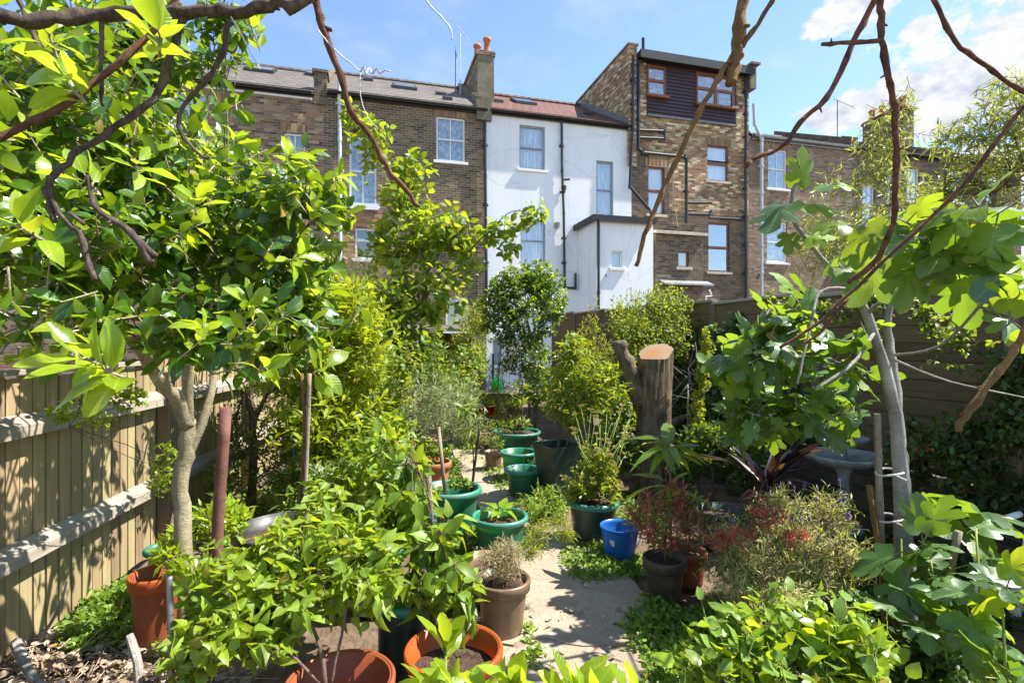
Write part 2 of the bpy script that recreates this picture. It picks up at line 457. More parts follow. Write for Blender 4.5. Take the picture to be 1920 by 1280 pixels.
M['ivy'] = leaf_mat('ivy_leaf', (.04, .085, .02), (.075, .14, .025), (.2, .3, .03), .35, .45, .3)
M['cover'] = leaf_mat('cover_leaf', (.12, .23, .03), (.20, .31, .045), (.44, .58, .05), .45, .35, .35)
M['red'] = leaf_mat('red_leaf', (.44, .06, .05), (.58, .15, .10), (.85, .14, .09), .45, .35, .4, tr2=(.5, .07, .06))
M['orangeleaf'] = leaf_mat('tawny_leaf', (.22, .18, .05), (.30, .22, .07), (.45, .35, .08), .5, .3, .35)
M['lav'] = leaf_mat('lavender_leaf', (.42, .48, .14), (.58, .56, .26), (.66, .70, .16), .6, .2, .35)
M['straw'] = leaf_mat('straw_leaf', (.40, .32, .17), (.55, .45, .27), (.5, .4, .16), .6, .2, .3)
M['strap'] = leaf_mat('strap_leaf', (.022, .014, .026), (.035, .02, .035), (.30, .15, .02), .3, .5, .22, .0, tr2=(.05, .02, .02))
M['violet'] = leaf_mat('violet_petal', (.24, .12, .45), (.36, .18, .55), (.3, .15, .5), .6, .2, .3)
M['redpetal'] = leaf_mat('red_petal', (.4, .01, .012), (.55, .02, .02), (.5, .02, .02), .6, .2, .3)
M['dry'] = leaf_mat('dry_leaf', (.38, .28, .19), (.60, .48, .37), (.4, .28, .16), .7, .2, .25)
M['stemgreen'] = plain('stem_green', (.20, .26, .05), .6, .3, .3, 12)
M['twig'] = bark_mat('twig_bark', (.13, .09, .06), (.24, .17, .12), 25, (1, 1, 1), .4)
M['trunk_pale'] = bark_mat('trunk_pale', (.26, .22, .13), (.40, .35, .23), 9, (1, 1, .5), .35)
M['trunk_grey'] = bark_mat('trunk_grey', (.22, .205, .18), (.36, .34, .30), 10, (1, 1, .4), .35)
M['trunk_brown'] = bark_mat('trunk_brown', (.13, .10, .075), (.24, .19, .14), 16)
M['stumpbark'] = bark_mat('stump_bark', (.10, .07, .04), (.27, .20, .12), 16, (1, 1, .3), 1.0)
M['branch_red'] = bark_mat('branch_red', (.10, .045, .028), (.24, .115, .065), 70, (1, 1, .6), .4)
M['branch_dark'] = bark_mat('branch_dark', (.08, .055, .042), (.22, .165, .125), 65, (1, 1, .5), .5)
M['branch_tan'] = bark_mat('branch_tan', (.17, .09, .033), (.30, .18, .07), 65, (1, 1, .5), .4)
def cut_mat():
    m, t, out = newmat('cut_wood')
    v = objco(t)
    d = t.vmath('LENGTH', t.vmath('MULTIPLY', v, (1, 1, 0)))
    n = t.noise(v, 5, 4)
    w = t.math('SINE', t.math('MULTIPLY', t.math('ADD', d, t.math('MULTIPLY', n, .05)), 330.0))
    c = t.mix(t.ramp(d, [(.02, 1.0), (.14, 0.0)]), (.30, .205, .12), (.34, .15, .05))
    c = t.mix(t.math('MULTIPLY', t.ramp(w, [(.2, 0.0), (1, 1.0)]), .55), c, (.16, .09, .045))
    c = t.mix(t.ramp(t.noise(t.vmath('MULTIPLY', v, (30, 5, 5)), 3, 5), [(.5, 0.0), (.75, .6)]), c, (.22, .15, .09))
    bsdf(t, out, c, .8, .2)
    return m
M['cutwood'] = cut_mat()
# plastics
M['pl_green'] = plastic('pl_green', (.014, .17, .09), (.02, .55, .18), .33, .5, .32, dirtf=.5)
M['pl_rim'] = plastic('pl_rim', (.035, .22, .15), None, .35, .5)
M['pl_dark'] = plastic('pl_dark', (.012, .035, .03), None, .35, .5, dirtf=.5)
M['pl_teal'] = plastic('pl_teal', (.02, .22, .18), (.03, .4, .25), .35, .5, .2)
M['pl_orange'] = plastic('pl_orange', (.42, .10, .02), (.9, .22, .02), .38, .45, .3, dirtf=.35)
M['pl_terra'] = plastic('pl_terra', (.30, .075, .03), (.55, .13, .03), .42, .45, .18, dirtf=.4)
M['pl_clay'] = plastic('pl_clay', (.46, .17, .075), None, .7, .25, dirtf=.4)
M['pl_bronze'] = plastic('pl_bronze', (.16, .10, .055), None, .36, .55, dirt=(.26, .19, .12), dirtf=.6)
M['pl_brown'] = plastic('pl_brown', (.055, .04, .03), None, .45, .45, dirt=(.16, .12, .08))
M['pl_black'] = plastic('pl_black', (.02, .02, .021), None, .42, .45, dirt=(.10, .10, .10))
M['pl_blue'] = plastic('pl_blue', (.01, .13, .42), (.02, .3, .8), .35, .5, .2, dirtf=.3)
M['pl_white'] = plastic('pl_white', (.75, .74, .72), None, .5, .4, dirt=(.4, .37, .3), dirtf=.4)
M['cloche'] = plastic('pl_cloche', (.01, .30, .10), (.02, .8, .25), .3, .5, .4, dirtf=.1)
M['rust'] = plain('rusty_metal', (.17, .075, .055), .7, .35, .35, 9, .3, 80)
M['grey_metal'] = plain('grey_metal', (.30, .31, .32), .45, .5, .25, 12, metal=.6)
M['birdbath'] = plain('birdbath_stone', (.30, .325, .34), .75, .3, .35, 9, .4, 50)
M['wire'] = plain('wire', (.55, .52, .5), .5, .5, .2)
M['tie'] = plain('blue_tie', (.04, .22, .45), .6, .3, .2)
M['label'] = plain('white_label', (.75, .72, .6), .6, .3, .1)
M['darkglass'] = plain('dark_glass', (.05, .06, .07), .12, .6, .2)
# ------------------------------------------------------------------ leaves
def strip_leaf(ts, ws, curl, fold, wave=0.0, tw=0.0, bend=0.0):
    v = [(0, 0, 0)]; f3 = []; f4 = []
    n = len(ts)
    def z(x, y, k): return fold * abs(x) - curl * y * y + (wave * math.sin(k * 2.4 + y * 5) * abs(x))
    for i in range(1, n - 1):
        y, w = ts[i], ws[i]
        v += [(-w, y, z(w, y, i)), (0, y, z(0, y, 0)), (w, y, z(w, y, i + 1))]
    v.append((0, ts[-1], z(0, ts[-1], 0)))
    tip = len(v) - 1
    f3 += [(0, 2, 1), (0, 3, 2)]
    for i in range(n - 3):
        a = 1 + 3 * i
        f4 += [(a, a + 1, a + 4, a + 3), (a + 1, a + 2, a + 5, a + 4)]
    a = 1 + 3 * (n - 3)
    f3 += [(a, a + 1, tip), (a + 1, a + 2, tip)]
    v = np.array(v, float)
    if tw or bend:
        a = tw * v[:, 1]; x, z_ = v[:, 0].copy(), v[:, 2].copy()
        v[:, 0] = x * np.cos(a) - z_ * np.sin(a) * .3 + bend * v[:, 1] ** 2; v[:, 2] = z_ + x * np.sin(a)
    return v, f3, f4

def fig_leaf(curl, fold, lob=1.0, seed=0):
    rr = random.Random(seed)
    out = [(.0, -.02), (.10, -.13), (.26, -.14), (.40, .02), (.45, .17), (.36, .25), (.24, .27), (.34, .36), (.47, .48), (.46, .62),
           (.34, .68), (.20, .60), (.155, .54), (.19, .66), (.21, .80), (.13, .93), (.0, 1.0)]
    pts = []
    for i, (x, y) in enumerate(out):
        if i in (5, 6, 12, 11): x = x + (0.38 - x) * (1 - lob)
        pts.append((x * (1 + rr.uniform(-.06, .06)) * 1.12, y + rr.uniform(-.015, .015)))
    full = pts + [(-x * rr.uniform(.9, 1.08), y + rr.uniform(-.02, .02)) for (x, y) in pts[-2:0:-1]]
    c = (0, .22)
    def z(x, y):
        return fold * abs(x) * .6 - curl * ((y - .2) ** 2 + x * x * 1.1) + .05 * math.sin(x * 9 + seed) * math.sin(y * 8)
    n = len(full)
    v = [(c[0], c[1], z(*c))]
    mid = []
    for (x, y) in full:
        mx, my = c[0] + (x - c[0]) * .55, c[1] + (y - c[1]) * .55
        mid.append((mx, my, z(mx, my)))
    v += mid + [(x, y, z(x, y)) for (x, y) in full]
    f3 = [(0, 1 + i, 1 + (i + 1) % n) for i in range(n)]
    f4 = [(1 + i, 1 + n + i, 1 + n + (i + 1) % n, 1 + (i + 1) % n) for i in range(n)]
    return np.array(v, float), f3, f4

T = {}
def tp(kind, ts, ws, curls=((.12, .25), (.3, .15), (.05, .4)), wave=0.0):
    rr = random.Random(len(ts) * 7 + len(curls))
    T[kind] = []
    for c, f in curls:
        for sgn in (-1, 1):
            ws2 = [w * rr.uniform(.88, 1.12) for w in ws]
            T[kind].append(strip_leaf(ts, ws2, c * rr.uniform(.7, 1.4), f, wave * rr.uniform(.5, 1.6), sgn * rr.uniform(.1, .7), sgn * rr.uniform(.0, .14)))
tp('elliptic', [0, .08, .22, .40, .58, .75, .89, 1], [0, .075, .165, .22, .225, .175, .095, 0], ((.12, .25), (.35, .1), (.02, .4), (.6, .2)), .12)
tp('ovate', [0, .1, .32, .58, .82, 1], [0, .17, .27, .22, .095, 0], ((.2, .3), (.4, .2), (.1, .45), (.6, .3)), .25)
tp('lance', [0, .25, .6, 1], [0, .10, .095, 0], ((.1, .3), (.45, .2), (.25, .3)))
tp('broad', [0, .12, .4, .7, 1], [0, .26, .36, .26, 0], ((.15, .2), (.35, .1), (.1, .35)))
tp('simple', [0, .45, 1], [0, .27, 0], ((.1, .35), (.4, .2)))
tp('narrow', [0, .5, 1], [0, .075, 0], ((.1, .3), (.4, .2), (.25, .1)))
tp('needle', [0, .5, 1], [0, .04, 0], ((.05, .2), (.3, .2)))
tp('strap', [0, .2, .45, .7, .9, 1], [0, .05, .055, .045, .025, 0], ((.15, .5), (.45, .4), (.7, .3)))
tp('ribbed', [0, .15, .35, .6, .82, 1], [0, .10, .16, .16, .09, 0], ((.25, .25), (.5, .2), (.7, .2)), .2)
T['fig'] = [fig_leaf(.25, .2, 1, 1), fig_leaf(.45, .05, .8, 2), fig_leaf(.15, .3, .95, 3), fig_leaf(.6, .1, .6, 4)]
T['figround'] = [fig_leaf(.25, .2, .35, 5), fig_leaf(.4, .1, .5, 6), fig_leaf(.2, .3, .2, 7)]

def unit(a): return a / (np.linalg.norm(a, axis=-1, keepdims=True) + 1e-9)

def arrays_mesh(name, verts, tris, quads, uv=None):
    me = bpy.data.meshes.new(name)
    nt, nq = len(tris), len(quads)
    me.vertices.add(len(verts)); me.vertices.foreach_set('co', np.ascontiguousarray(verts, np.float32).ravel())
    me.loops.add(nt * 3 + nq * 4)
    li = np.concatenate([np.asarray(tris, np.int32).ravel(), np.asarray(quads, np.int32).ravel()]) if nt and nq else (np.asarray(tris if nt else quads, np.int32).ravel())
    me.loops.foreach_set('vertex_index', li)
    me.polygons.add(nt + nq)
    start = np.concatenate([np.arange(nt) * 3, nt * 3 + np.arange(nq) * 4]).astype(np.int32)
    me.polygons.foreach_set('loop_start', start)
    try: me.polygons.foreach_set('loop_total', np.concatenate([np.full(nt, 3), np.full(nq, 4)]).astype(np.int32))
    except Exception: pass
    if uv is not None:
        l = me.uv_layers.new(name='UVMap')
        l.data.foreach_set('uv', np.ascontiguousarray(uv[li], np.float32).ravel())
    me.polygons.foreach_set('use_smooth', np.ones(nt + nq, dtype=bool))
    me.update(calc_edges=True)
    return me

class Leaves:
    """many leaves collected into one mesh"""
    def __init__(self): self.V = []; self.U = []; self.T3 = []; self.T4 = []; self.n = 0
    def add(self, kind, pos, d, nrm, L, wf, rng):
        tpls = T[kind]; pick = rng.integers(0, len(tpls), len(pos))
        d = unit(d); s = unit(np.cross(d, nrm)); nn = np.cross(s, d)
        for k, (tv, f3, f4) in enumerate(tpls):
            idx = np.where(pick == k)[0]
            if not len(idx): continue
            m = len(tv); N = len(idx)
            lw = (L[idx] * wf[idx])[:, None, None]; ll = L[idx][:, None, None]
            vv = pos[idx][:, None, :] + lw * tv[None, :, 0:1] * s[idx][:, None, :] + ll * tv[None, :, 1:2] * d[idx][:, None, :] + ll * tv[None, :, 2:3] * nn[idx][:, None, :]
            self.V.append(vv.reshape(-1, 3)); self.U.append(np.tile(tv[:, :2], (N, 1)))
            off = self.n + np.arange(N)[:, None, None] * m
            if f3: self.T3.append((np.array(f3)[None] + off).reshape(-1, 3))
            if f4: self.T4.append((np.array(f4)[None] + off).reshape(-1, 4))
            self.n += N * m
    def prisms(self, a, b, r0, r1):
        """thin three sided twigs from a to b"""
        N = len(a); d = unit(b - a)
        ref = np.where(np.abs(d[:, 2:3]) < .9, np.array([[0, 0, 1.0]]), np.array([[1.0, 0, 0]]))
        s = unit(np.cross(d, ref)); t = np.cross(d, s)
        ring = []
        for c, r in ((a, r0), (b, r1)):
            for k in range(3):
                an = 2 * math.pi * k / 3
                ring.append(c + r * (math.cos(an) * s + math.sin(an) * t))
        vv = np.stack(ring, 1)
        self.V.append(vv.reshape(-1, 3)); self.U.append(np.zeros((N * 6, 2)))
        off = self.n + np.arange(N)[:, None, None] * 6
        self.T4.append((np.array([(0, 1, 4, 3), (1, 2, 5, 4), (2, 0, 3, 5)])[None] + off).reshape(-1, 4))
        self.n += N * 6
    def tube(self, pts, rad, n=8, wob=0, rng=None):
        mb = MB(); mb.tube(pts, rad, n, True, wob, random)
        v = np.array(mb.v); self.V.append(v); self.U.append(np.zeros((len(v), 2)))
        q = [f for f in mb.f if len(f) == 4]
        self.T4.append(np.array(q) + self.n)
        e = [f for f in mb.f if len(f) != 4]
        tr = [(f[0], f[i], f[i + 1]) for f in e for i in range(1, len(f) - 1)]
        if tr: self.T3.append(np.array(tr) + self.n)
        self.n += len(v)
    def build(self, name, mat, parent=None, off=(0, 0, 0)):
        if not self.V: return None
        v = np.concatenate(self.V) - np.array(off, float)
        u = np.concatenate(self.U)
        t3 = np.concatenate(self.T3) if self.T3 else np.zeros((0, 3), int)
        t4 = np.concatenate(self.T4) if self.T4 else np.zeros((0, 4), int)
        return link_mesh(name, arrays_mesh(name, v, t3, t4, u), mat, parent)

UP = np.array([0, 0, 1.0])
SUN = np.array([math.cos(R(56)) * math.cos(R(5.5)), math.cos(R(56)) * math.sin(R(5.5)), math.sin(R(56))])

def blob_points(rng, blobs, n, shell, rough=.3):
    """blobs (px, py, Y, rx px, ry px, rd m) -> points, outward directions, blob centres"""
    cs = np.array([P(b[0], b[1], b[2]) for b in blobs])
    rs = np.array([(b[3] * b[2] / FPX, b[5], b[4] * b[2] / FPX) for b in blobs])
    w = (rs[:, 0] * rs[:, 2]) ** .8 * np.array([b[6] if len(b) > 6 else 1.0 for b in blobs]); w /= w.sum()
    bi = rng.choice(len(blobs), n, p=w)
    d = unit(rng.normal(size=(n, 3)))
    lump = np.sin(d @ rng.normal(size=(3, 3)) * 4.0 + rng.uniform(0, 6, 3)).mean(1)
    r = (shell + (1 - shell) * rng.random(n) ** .6) * (1 + rough * lump)
    p = cs[bi] + d * rs[bi] * r[:, None]
    p[:, 2] = np.maximum(p[:, 2], .02)
    return p, d, cs[bi], cs

def sprays(lv, tw, rng, p, axis, kind, L, k, sprig, elev=(35, 85), tilt=.5, wf=1.0, droop=0.0, pet=0.0, twr=.0025, Lvar=.3, light=.45):
    """k leaves round a twig of length sprig at every point p, growing along axis"""
    n = len(p)
    axis = unit(axis)
    ref = unit(np.cross(axis, rng.normal(size=(n, 3)))); ref2 = np.cross(axis, ref)
    if tw is not None: tw.prisms(p - axis * sprig, p, np.full((n, 1), twr * 1.4), np.full((n, 1), twr * .6))
    ph0 = rng.uniform(0, 6.28, n)
    for j in range(k):
        ph = ph0 + j * 2.4 + rng.normal(0, .35, n)
        el = np.radians(rng.uniform(elev[0], elev[1], n)) * (.55 + .45 * (1 - j / max(k, 1)) if k > 2 else 1.0)
        side = np.cos(ph)[:, None] * ref + np.sin(ph)[:, None] * ref2
        d = np.cos(el)[:, None] * axis + np.sin(el)[:, None] * side
        d = unit(d - UP * droop * rng.uniform(.4, 1.2, n)[:, None])
        frac = (1 - (j + rng.random(n)) / k) if k > 1 else np.zeros(n)
        st = p - axis * (sprig * frac)[:, None]
        pl = pet * rng.uniform(.6, 1.2, n)[:, None]
        if pet > 0 and tw is not None: tw.prisms(st, st + d * pl, np.full((n, 1), twr), np.full((n, 1), twr * .7))
        nr = UP * light + SUN * light * .6 + axis * .3 + rng.normal(size=(n, 3)) * tilt
        nr = nr - d * np.sum(nr * d, 1, keepdims=True)
        LL = L * rng.uniform(1 - Lvar, 1 + Lvar * .6, n)
        lv.add(kind, st + d * pl, d, nr, LL, np.full(n, wf) * rng.uniform(.85, 1.15, n), rng)

MORE = []
def plant(name, label, cat, blobs, n, leaf, L, k, mat, stems=(), seed=1, group=None, sprig=.12, up=.4, out=.6, rand=.5, shell=.35,
          elev=(35, 85), tilt=.5, wf=1.0, droop=0.0, pet=0.0, twr=.0025, stem_mat='twig', parts=('foliage', 'stem'), base=None, limbs=True,
          extra=None, kind=None, rough=.3, Lvar=.3, mat2=None, f2=0.0, light=.45, fork=None):
    rng = np.random.default_rng(seed)
    random.seed(seed)
    lv = Leaves(); lv2 = Leaves(); tw = Leaves()
    p, d, c, cs = blob_points(rng, blobs, n, shell, rough)
    ax = d * out + UP * up + rng.normal(size=(n, 3)) * rand
    m2 = rng.random(n) < f2
    sprays(lv, tw, rng, p[~m2], ax[~m2], leaf, L, k, sprig, elev, tilt, wf, droop, pet, twr, Lvar, light)
    if m2.any(): sprays(lv2, tw, rng, p[m2] + UP * .02, ax[m2] + UP * .4, leaf, L * .9, k, sprig, elev, tilt, wf, droop, pet, twr, Lvar, light)
    ends = []; more_stems = []
    for st in stems:
        pts, r0, r1 = st[0], st[1], st[2]
        w = [P(*q) if len(q) == 3 else np.array(q[:3]) for q in pts]
        sm = smooth_path(w, 4)
        sm = [q + (rng.normal(size=3) * min(r0 * .12, .0035) if 0 < i < len(sm) - 1 else 0) for i, q in enumerate(sm)]
        rad = np.linspace(r0, r1, len(sm))
        tgt = tw
        if ends:
            tgt = Leaves(); tgt.is_limb = min(np.linalg.norm(np.array(e_[0]) - sm[0], axis=1).min() for e_ in ends) < .12; more_stems.append(tgt)
        tgt.tube(sm, rad, 10 if r0 > .03 else 6, .08, rng)
        ends.append((sm, r1))
    if limbs and ends:
        for ci, cc in enumerate(cs):
            best = min(ends, key=lambda e: np.linalg.norm(e[0][-1] - cc))
            a = best[0][-1] if fork is None else best[0][int(len(best[0]) * fork)]
            if np.linalg.norm(cc - a) < .02: continue
            mid = (a + cc) / 2 + rng.normal(size=3) * np.linalg.norm(cc - a) * .12
            r = max(best[1] * .8, .003)
            tw.tube(smooth_path([a, mid, cc], 3), np.linspace(r, r * .35, 7), 5)
            near = p[c[:, 0] == cc[0]]
            if len(near) > 4:
                q = near[rng.choice(len(near), min(len(near), 14), replace=False)]
                tw.prisms(np.tile(cc, (len(q), 1)) + (mid - cc) * rng.uniform(0, .8, (len(q), 1)), q, np.full((len(q), 1), r * .35), np.full((len(q), 1), r * .15))
    if base is None:
        if stems:
            q = stems[0][0][0]; b0 = P(*q)
        else:
            b0 = p.mean(0); b0[2] = max(0.0, p[:, 2].min())
    else: b0 = np.array(base, float)
    MORE.clear()
    if extra: extra(lv, lv2, tw, rng)
    more_stems += MORE
    e = empty(name, b0, 0, label, cat, group)
    if kind: e['kind'] = kind
    lv.build(parts[0], M[mat], e, b0)
    if lv2.V: lv2.build(parts[0], M[mat2], e, b0)
    tw.build(parts[1], M[stem_mat], e, b0)
    for q in more_stems: q.build('limb' if getattr(q, 'is_limb', False) else parts[1], M[stem_mat], e, b0)
    return e

# ------------------------------------------------------------------ world, sun, camera
w = bpy.data.worlds.new('World'); scene.world = w; w.use_nodes = True
t = NT(w.node_tree); w.node_tree.nodes.clear()
wo = t.n('ShaderNodeOutputWorld')
sky = t.n('ShaderNodeTexSky', sky_type='NISHITA'); sky.sun_disc = False
sky.sun_elevation = R(56); sky.sun_rotation = math.atan2(SUN[0], SUN[1])
sky.air_density = 1.0; sky.dust_density = .1; sky.ozone_density = 2.5
bg = t.n('ShaderNodeBackground'); hs = t.n('ShaderNodeHueSaturation'); hs.inputs['Saturation'].default_value = 1.0; hs.inputs['Value'].default_value = 1.0; t.link(sky.outputs[0], hs.inputs['Color']); t.link(hs.outputs[0], bg.inputs[0]); bg.inputs[1].default_value = .115
dirv = t.vmath('NORMALIZE', t.n('ShaderNodeTexCoord').outputs['Generated'])
cl = None
for px, py, r in ((1800, 165, .085), (1700, 185, .075), (1610, 205, .05), (1530, 222, .035), (1880, 130, .075), (1560, 38, .035), (1620, 5, .045),
                  (1725, 58, .025), (1858, 44, .014), (1770, 215, .06), (2100, 100, .2), (2300, 260, .25), (700, -700, .3), (300, -500, .2)):
    c = unit(np.array([(px - 960) / FPX, 1.0, (HOR - py) / FPX]))
    df = t.vmath('MULTIPLY', t.vmath('SUBTRACT', dirv, tuple(float(x) for x in c)), (1, 1, 1.5))
    f = t.math('SUBTRACT', 1.0, t.math('DIVIDE', t.vmath('LENGTH', df), r * 1.25))
    cl = f if cl is None else t.math('MAXIMUM', cl, f)
nz = t.noise(t.vmath('MULTIPLY', dirv, (1, 1, 1.7)), 13, 9, .62)
nw = t.noise(t.vmath('MULTIPLY', dirv, (1, 1, 2.2)), 4.5, 6, .6)
den = t.math('ADD', t.math('MAXIMUM', cl, -1.0), t.math('MULTIPLY', t.math('SUBTRACT', nz, .5), 2.4))
mask = t.ramp(den, [(.12, 0.0), (.4, 1.0)])
wisp = t.math('MULTIPLY', t.ramp(nw, [(.5, 0.0), (.75, 1.0)]), .3)
mask = t.math('MAXIMUM', mask, t.math('MULTIPLY', wisp, t.ramp(t.math('ADD', cl, 1.6), [(.5, 0.0), (1.4 / 1.6, 1.0)])))
cb = t.n('ShaderNodeBackground')
t.link(t.mix(t.ramp(nz, [(.35, 0.0), (.6, 1.0)]), (.50, .56, .67), (1, 1, 1)), cb.inputs[0]); cb.inputs[1].default_value = .46
mx = t.n('ShaderNodeMixShader'); t.link(mask, mx.inputs[0]); t.link(bg.outputs[0], mx.inputs[1]); t.link(cb.outputs[0], mx.inputs[2])
t.link(mx.outputs[0], wo.inputs[0])

sun = bpy.data.lights.new('sun', 'SUN'); sun.energy = 5.0; sun.angle = R(.5); sun.color = (1, .95, .86)
so = bpy.data.objects.new('sun', sun); COL.objects.link(so)
so.rotation_euler = Vector(SUN).to_track_quat('Z', 'Y').to_euler(); so.location = (20, 10, 30)

cam = bpy.data.cameras.new('camera'); co = bpy.data.objects.new('camera', cam); COL.objects.link(co)
co.location = (0, 0, CAMZ); co.rotation_euler = (R(90), 0, 0)
cam.sensor_width = 36; cam.lens = 36 * FPX / 1920; cam.clip_start = .05; cam.clip_end = 2000
scene.camera = co
vs = scene.view_settings; vs.view_transform = 'Standard'; vs.look = 'None'; vs.exposure = 1.36; vs.gamma = 1
scene.cycles.max_bounces = 8; scene.cycles.diffuse_bounces = 4; scene.cycles.transmission_bounces = 6; scene.cycles.transparent_max_bounces = 12
# ------------------------------------------------------------------ the terrace
AN = math.atan(.274); CA, SA = math.cos(AN), math.sin(AN); FY0 = 17.1
def Fz(px, py, yo=0.0):
    """facade-plane coordinates (along, up) of a photo pixel; yo = metres behind the facade"""
    xr = (px - 960) / FPX; yr = (HOR - py) / FPX
    tt = (FY0 * CA + yo) / (-xr * SA + CA)
    return CA * xr * tt + SA * (tt - FY0), CAMZ + yr * tt

class House:
    def __init__(s, u0, label):
        s.u0 = u0
        s.e = empty('terraced_house', (u0 * CA, FY0 + u0 * SA, 0), AN, label, 'house', 'terraced houses along the back')
    def pt(s, px, py, yo=0.0):
        u, z = Fz(px, py, yo); return u - s.u0, z
    def rect(s, b, yo=0.0):
        cx, cy = (b[0] + b[2]) / 2, (b[1] + b[3]) / 2
        return s.pt(b[0], cy, yo)[0], s.pt(cx, b[3], yo)[1], s.pt(b[2], cy, yo)[0], s.pt(cx, b[1], yo)[1]

def wall_holes(mb, x0, x1, z0, z1, holes, y=0.0, rev=.13):
    xs = sorted({x0, x1} | {min(max(h[i], x0), x1) for h in holes for i in (0, 2)})
    zs = sorted({z0, z1} | {min(max(h[i], z0), z1) for h in holes for i in (1, 3)})
    for i in range(len(xs) - 1):
        for j in range(len(zs) - 1):
            cx, cz = (xs[i] + xs[i + 1]) / 2, (zs[j] + zs[j + 1]) / 2
            if any(h[0] < cx < h[2] and h[1] < cz < h[3] for h in holes): continue
            mb.quad((xs[i], y, zs[j]), (xs[i + 1], y, zs[j]), (xs[i + 1], y, zs[j + 1]), (xs[i], y, zs[j + 1]))
    for (a, b, c, d) in holes:
        mb.quad((a, y, b), (a, y, d), (a, y + rev, d), (a, y + rev, b))
        mb.quad((c, y, d), (c, y, b), (c, y + rev, b), (c, y + rev, d))
        mb.quad((a, y, d), (c, y, d), (c, y + rev, d), (a, y + rev, d))
        mb.quad((c, y, b), (a, y, b), (a, y + rev, b), (c, y + rev, b))

def window(h, r, style, fm, inner, y=0.0, sill=None, glass='glass', lintel=None, rev=.1, bars=True, drop=0.0):
    """one window in hole r = (x0, z0, x1, z1); style: sash2 (two lights each), sash, casement, quad, single"""
    x0, z0, x1, z1 = r; W, H = x1 - x0, z1 - z0
    fr = MB(); ft = .055 if W > .5 else .04; yf = y + rev - .04
    def bar(a, b, c, d, dy=0.0): fr.box(a, yf + dy, b, c, yf + dy + .05, d)
    bar(x0, z0, x0 + ft, z1); bar(x1 - ft, z0, x1, z1); bar(x0 + ft, z1 - ft, x1 - ft, z1); bar(x0 + ft, z0, x1 - ft, z0 + ft * 1.2)
    zm = z0 + H * .5; xm = (x0 + x1) / 2
    ix0, ix1, iz0, iz1 = x0 + ft, x1 - ft, z0 + ft * 1.2, z1 - ft
    if style in ('sash', 'sash2'):
        fr.box(ix0, yf - .012, zm - .025, ix1, yf + .06, zm + .025)
        if style == 'sash2':
            fr.box(xm - .014, yf + .012, iz0, xm + .014, yf + .048, zm - .026); fr.box(xm - .014, yf + .012, zm + .026, xm + .014, yf + .048, iz1)
    elif style == 'stack':
        fr.box(ix0, yf - .006, zm - .05, ix1, yf + .06, zm + .05)
    elif style == 'quad':
        fr.box(ix0, yf - .006, zm - .05, ix1, yf + .06, zm + .05)
        fr.box(xm - .05, yf + .004, iz0, xm + .05, yf + .055, zm - .051); fr.box(xm - .05, yf + .004, zm + .051, xm + .05, yf + .055, iz1)
        fr.box(xm + .07, yf - .016, iz0 + .01, xm + .1, yf - .002, zm - .06); fr.box(ix1 - .06, yf - .016, iz0 + .01, ix1, yf - .002, zm - .06)
    elif style == 'casement':
        fr.box(ix0, yf - .006, z0 + H * .62 - .04, ix1, yf + .06, z0 + H * .62 + .04)
    elif style == 'twin':
        fr.box(xm - .05, yf - .006, iz0, xm + .05, yf + .06, iz1)
    f = fr.build('window', M[fm], h.e, bevel=.004)
    g = MB(); g.quad((ix0 + .002, yf + .03, iz0 + .002), (ix1 - .002, yf + .03, iz0 + .002), (ix1 - .002, yf + .03, iz1 - .002), (ix0 + .002, yf + .03, iz1 - .002))
    g.build('pane', M[glass], f)
    if inner:
        c = MB(); nf = 26
        for i in range(nf):
            a = x0 + W * i / nf; b = x0 + W * (i + 1) / nf
            ya = yf + .11 + .02 * math.sin(i * 1.9); yb = yf + .11 + .02 * math.sin((i + 1) * 1.9)
            c.quad((a, ya, z0 + drop * H), (b, yb, z0 + drop * H), (b, yb, z1), (a, ya, z1))
        c.build('curtain', M[inner], f)
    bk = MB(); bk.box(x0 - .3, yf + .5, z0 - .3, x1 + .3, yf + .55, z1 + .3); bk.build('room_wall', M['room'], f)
    if sill:
        s = MB(); s.box(x0 - .09, y - .07, z0 - .085, x1 + .09, y + rev - .045, z0 - .002); s.build('sill', M[sill], f, bevel=.006)
    if lintel:
        l = MB(); l.box(x0 - .1, y - .004, z1 + .002, x1 + .1, y + .05, z1 + .27); l.build('lintel', M[lintel], h.e)
    return f

def pipe(h, pts, r, mat='black_pipe', name='drainpipe', yo=-.09, collars=True):
    w = []
    for q in pts:
        x, z = h.pt(q[0], q[1], yo if len(q) < 3 else q[2]); w.append((x, yo if len(q) < 3 else q[2], z))
    mb = MB()
    for a, b in zip(w[:-1], w[1:]): 
        mb.tube([a, b], r, 10)
    for q in w[1:-1]:
        mb.tube([(q[0], q[1], q[2] - r * 1.2), (q[0], q[1], q[2] + r * 1.2)], r * 1.18, 10)
    if collars:
        for a, b in zip(w[:-1], w[1:]):
            if abs(a[2] - b[2]) > 1.2:
                n = int(abs(a[2] - b[2]) / 1.1)
                for i in range(1, n + 1):
                    z = a[2] + (b[2] - a[2]) * i / (n + 1); x = a[0] + (b[0] - a[0]) * i / (n + 1)
                    mb.tube([(x, a[1], z - .05), (x, a[1], z + .05)], r * 1.3, 10)
                    mb.box(x - r * 2, a[1] + .02, z - .03, x + r * 2, a[1] + .06, z + .03)
    return mb.build(name, M[mat], h.e, smooth=False)

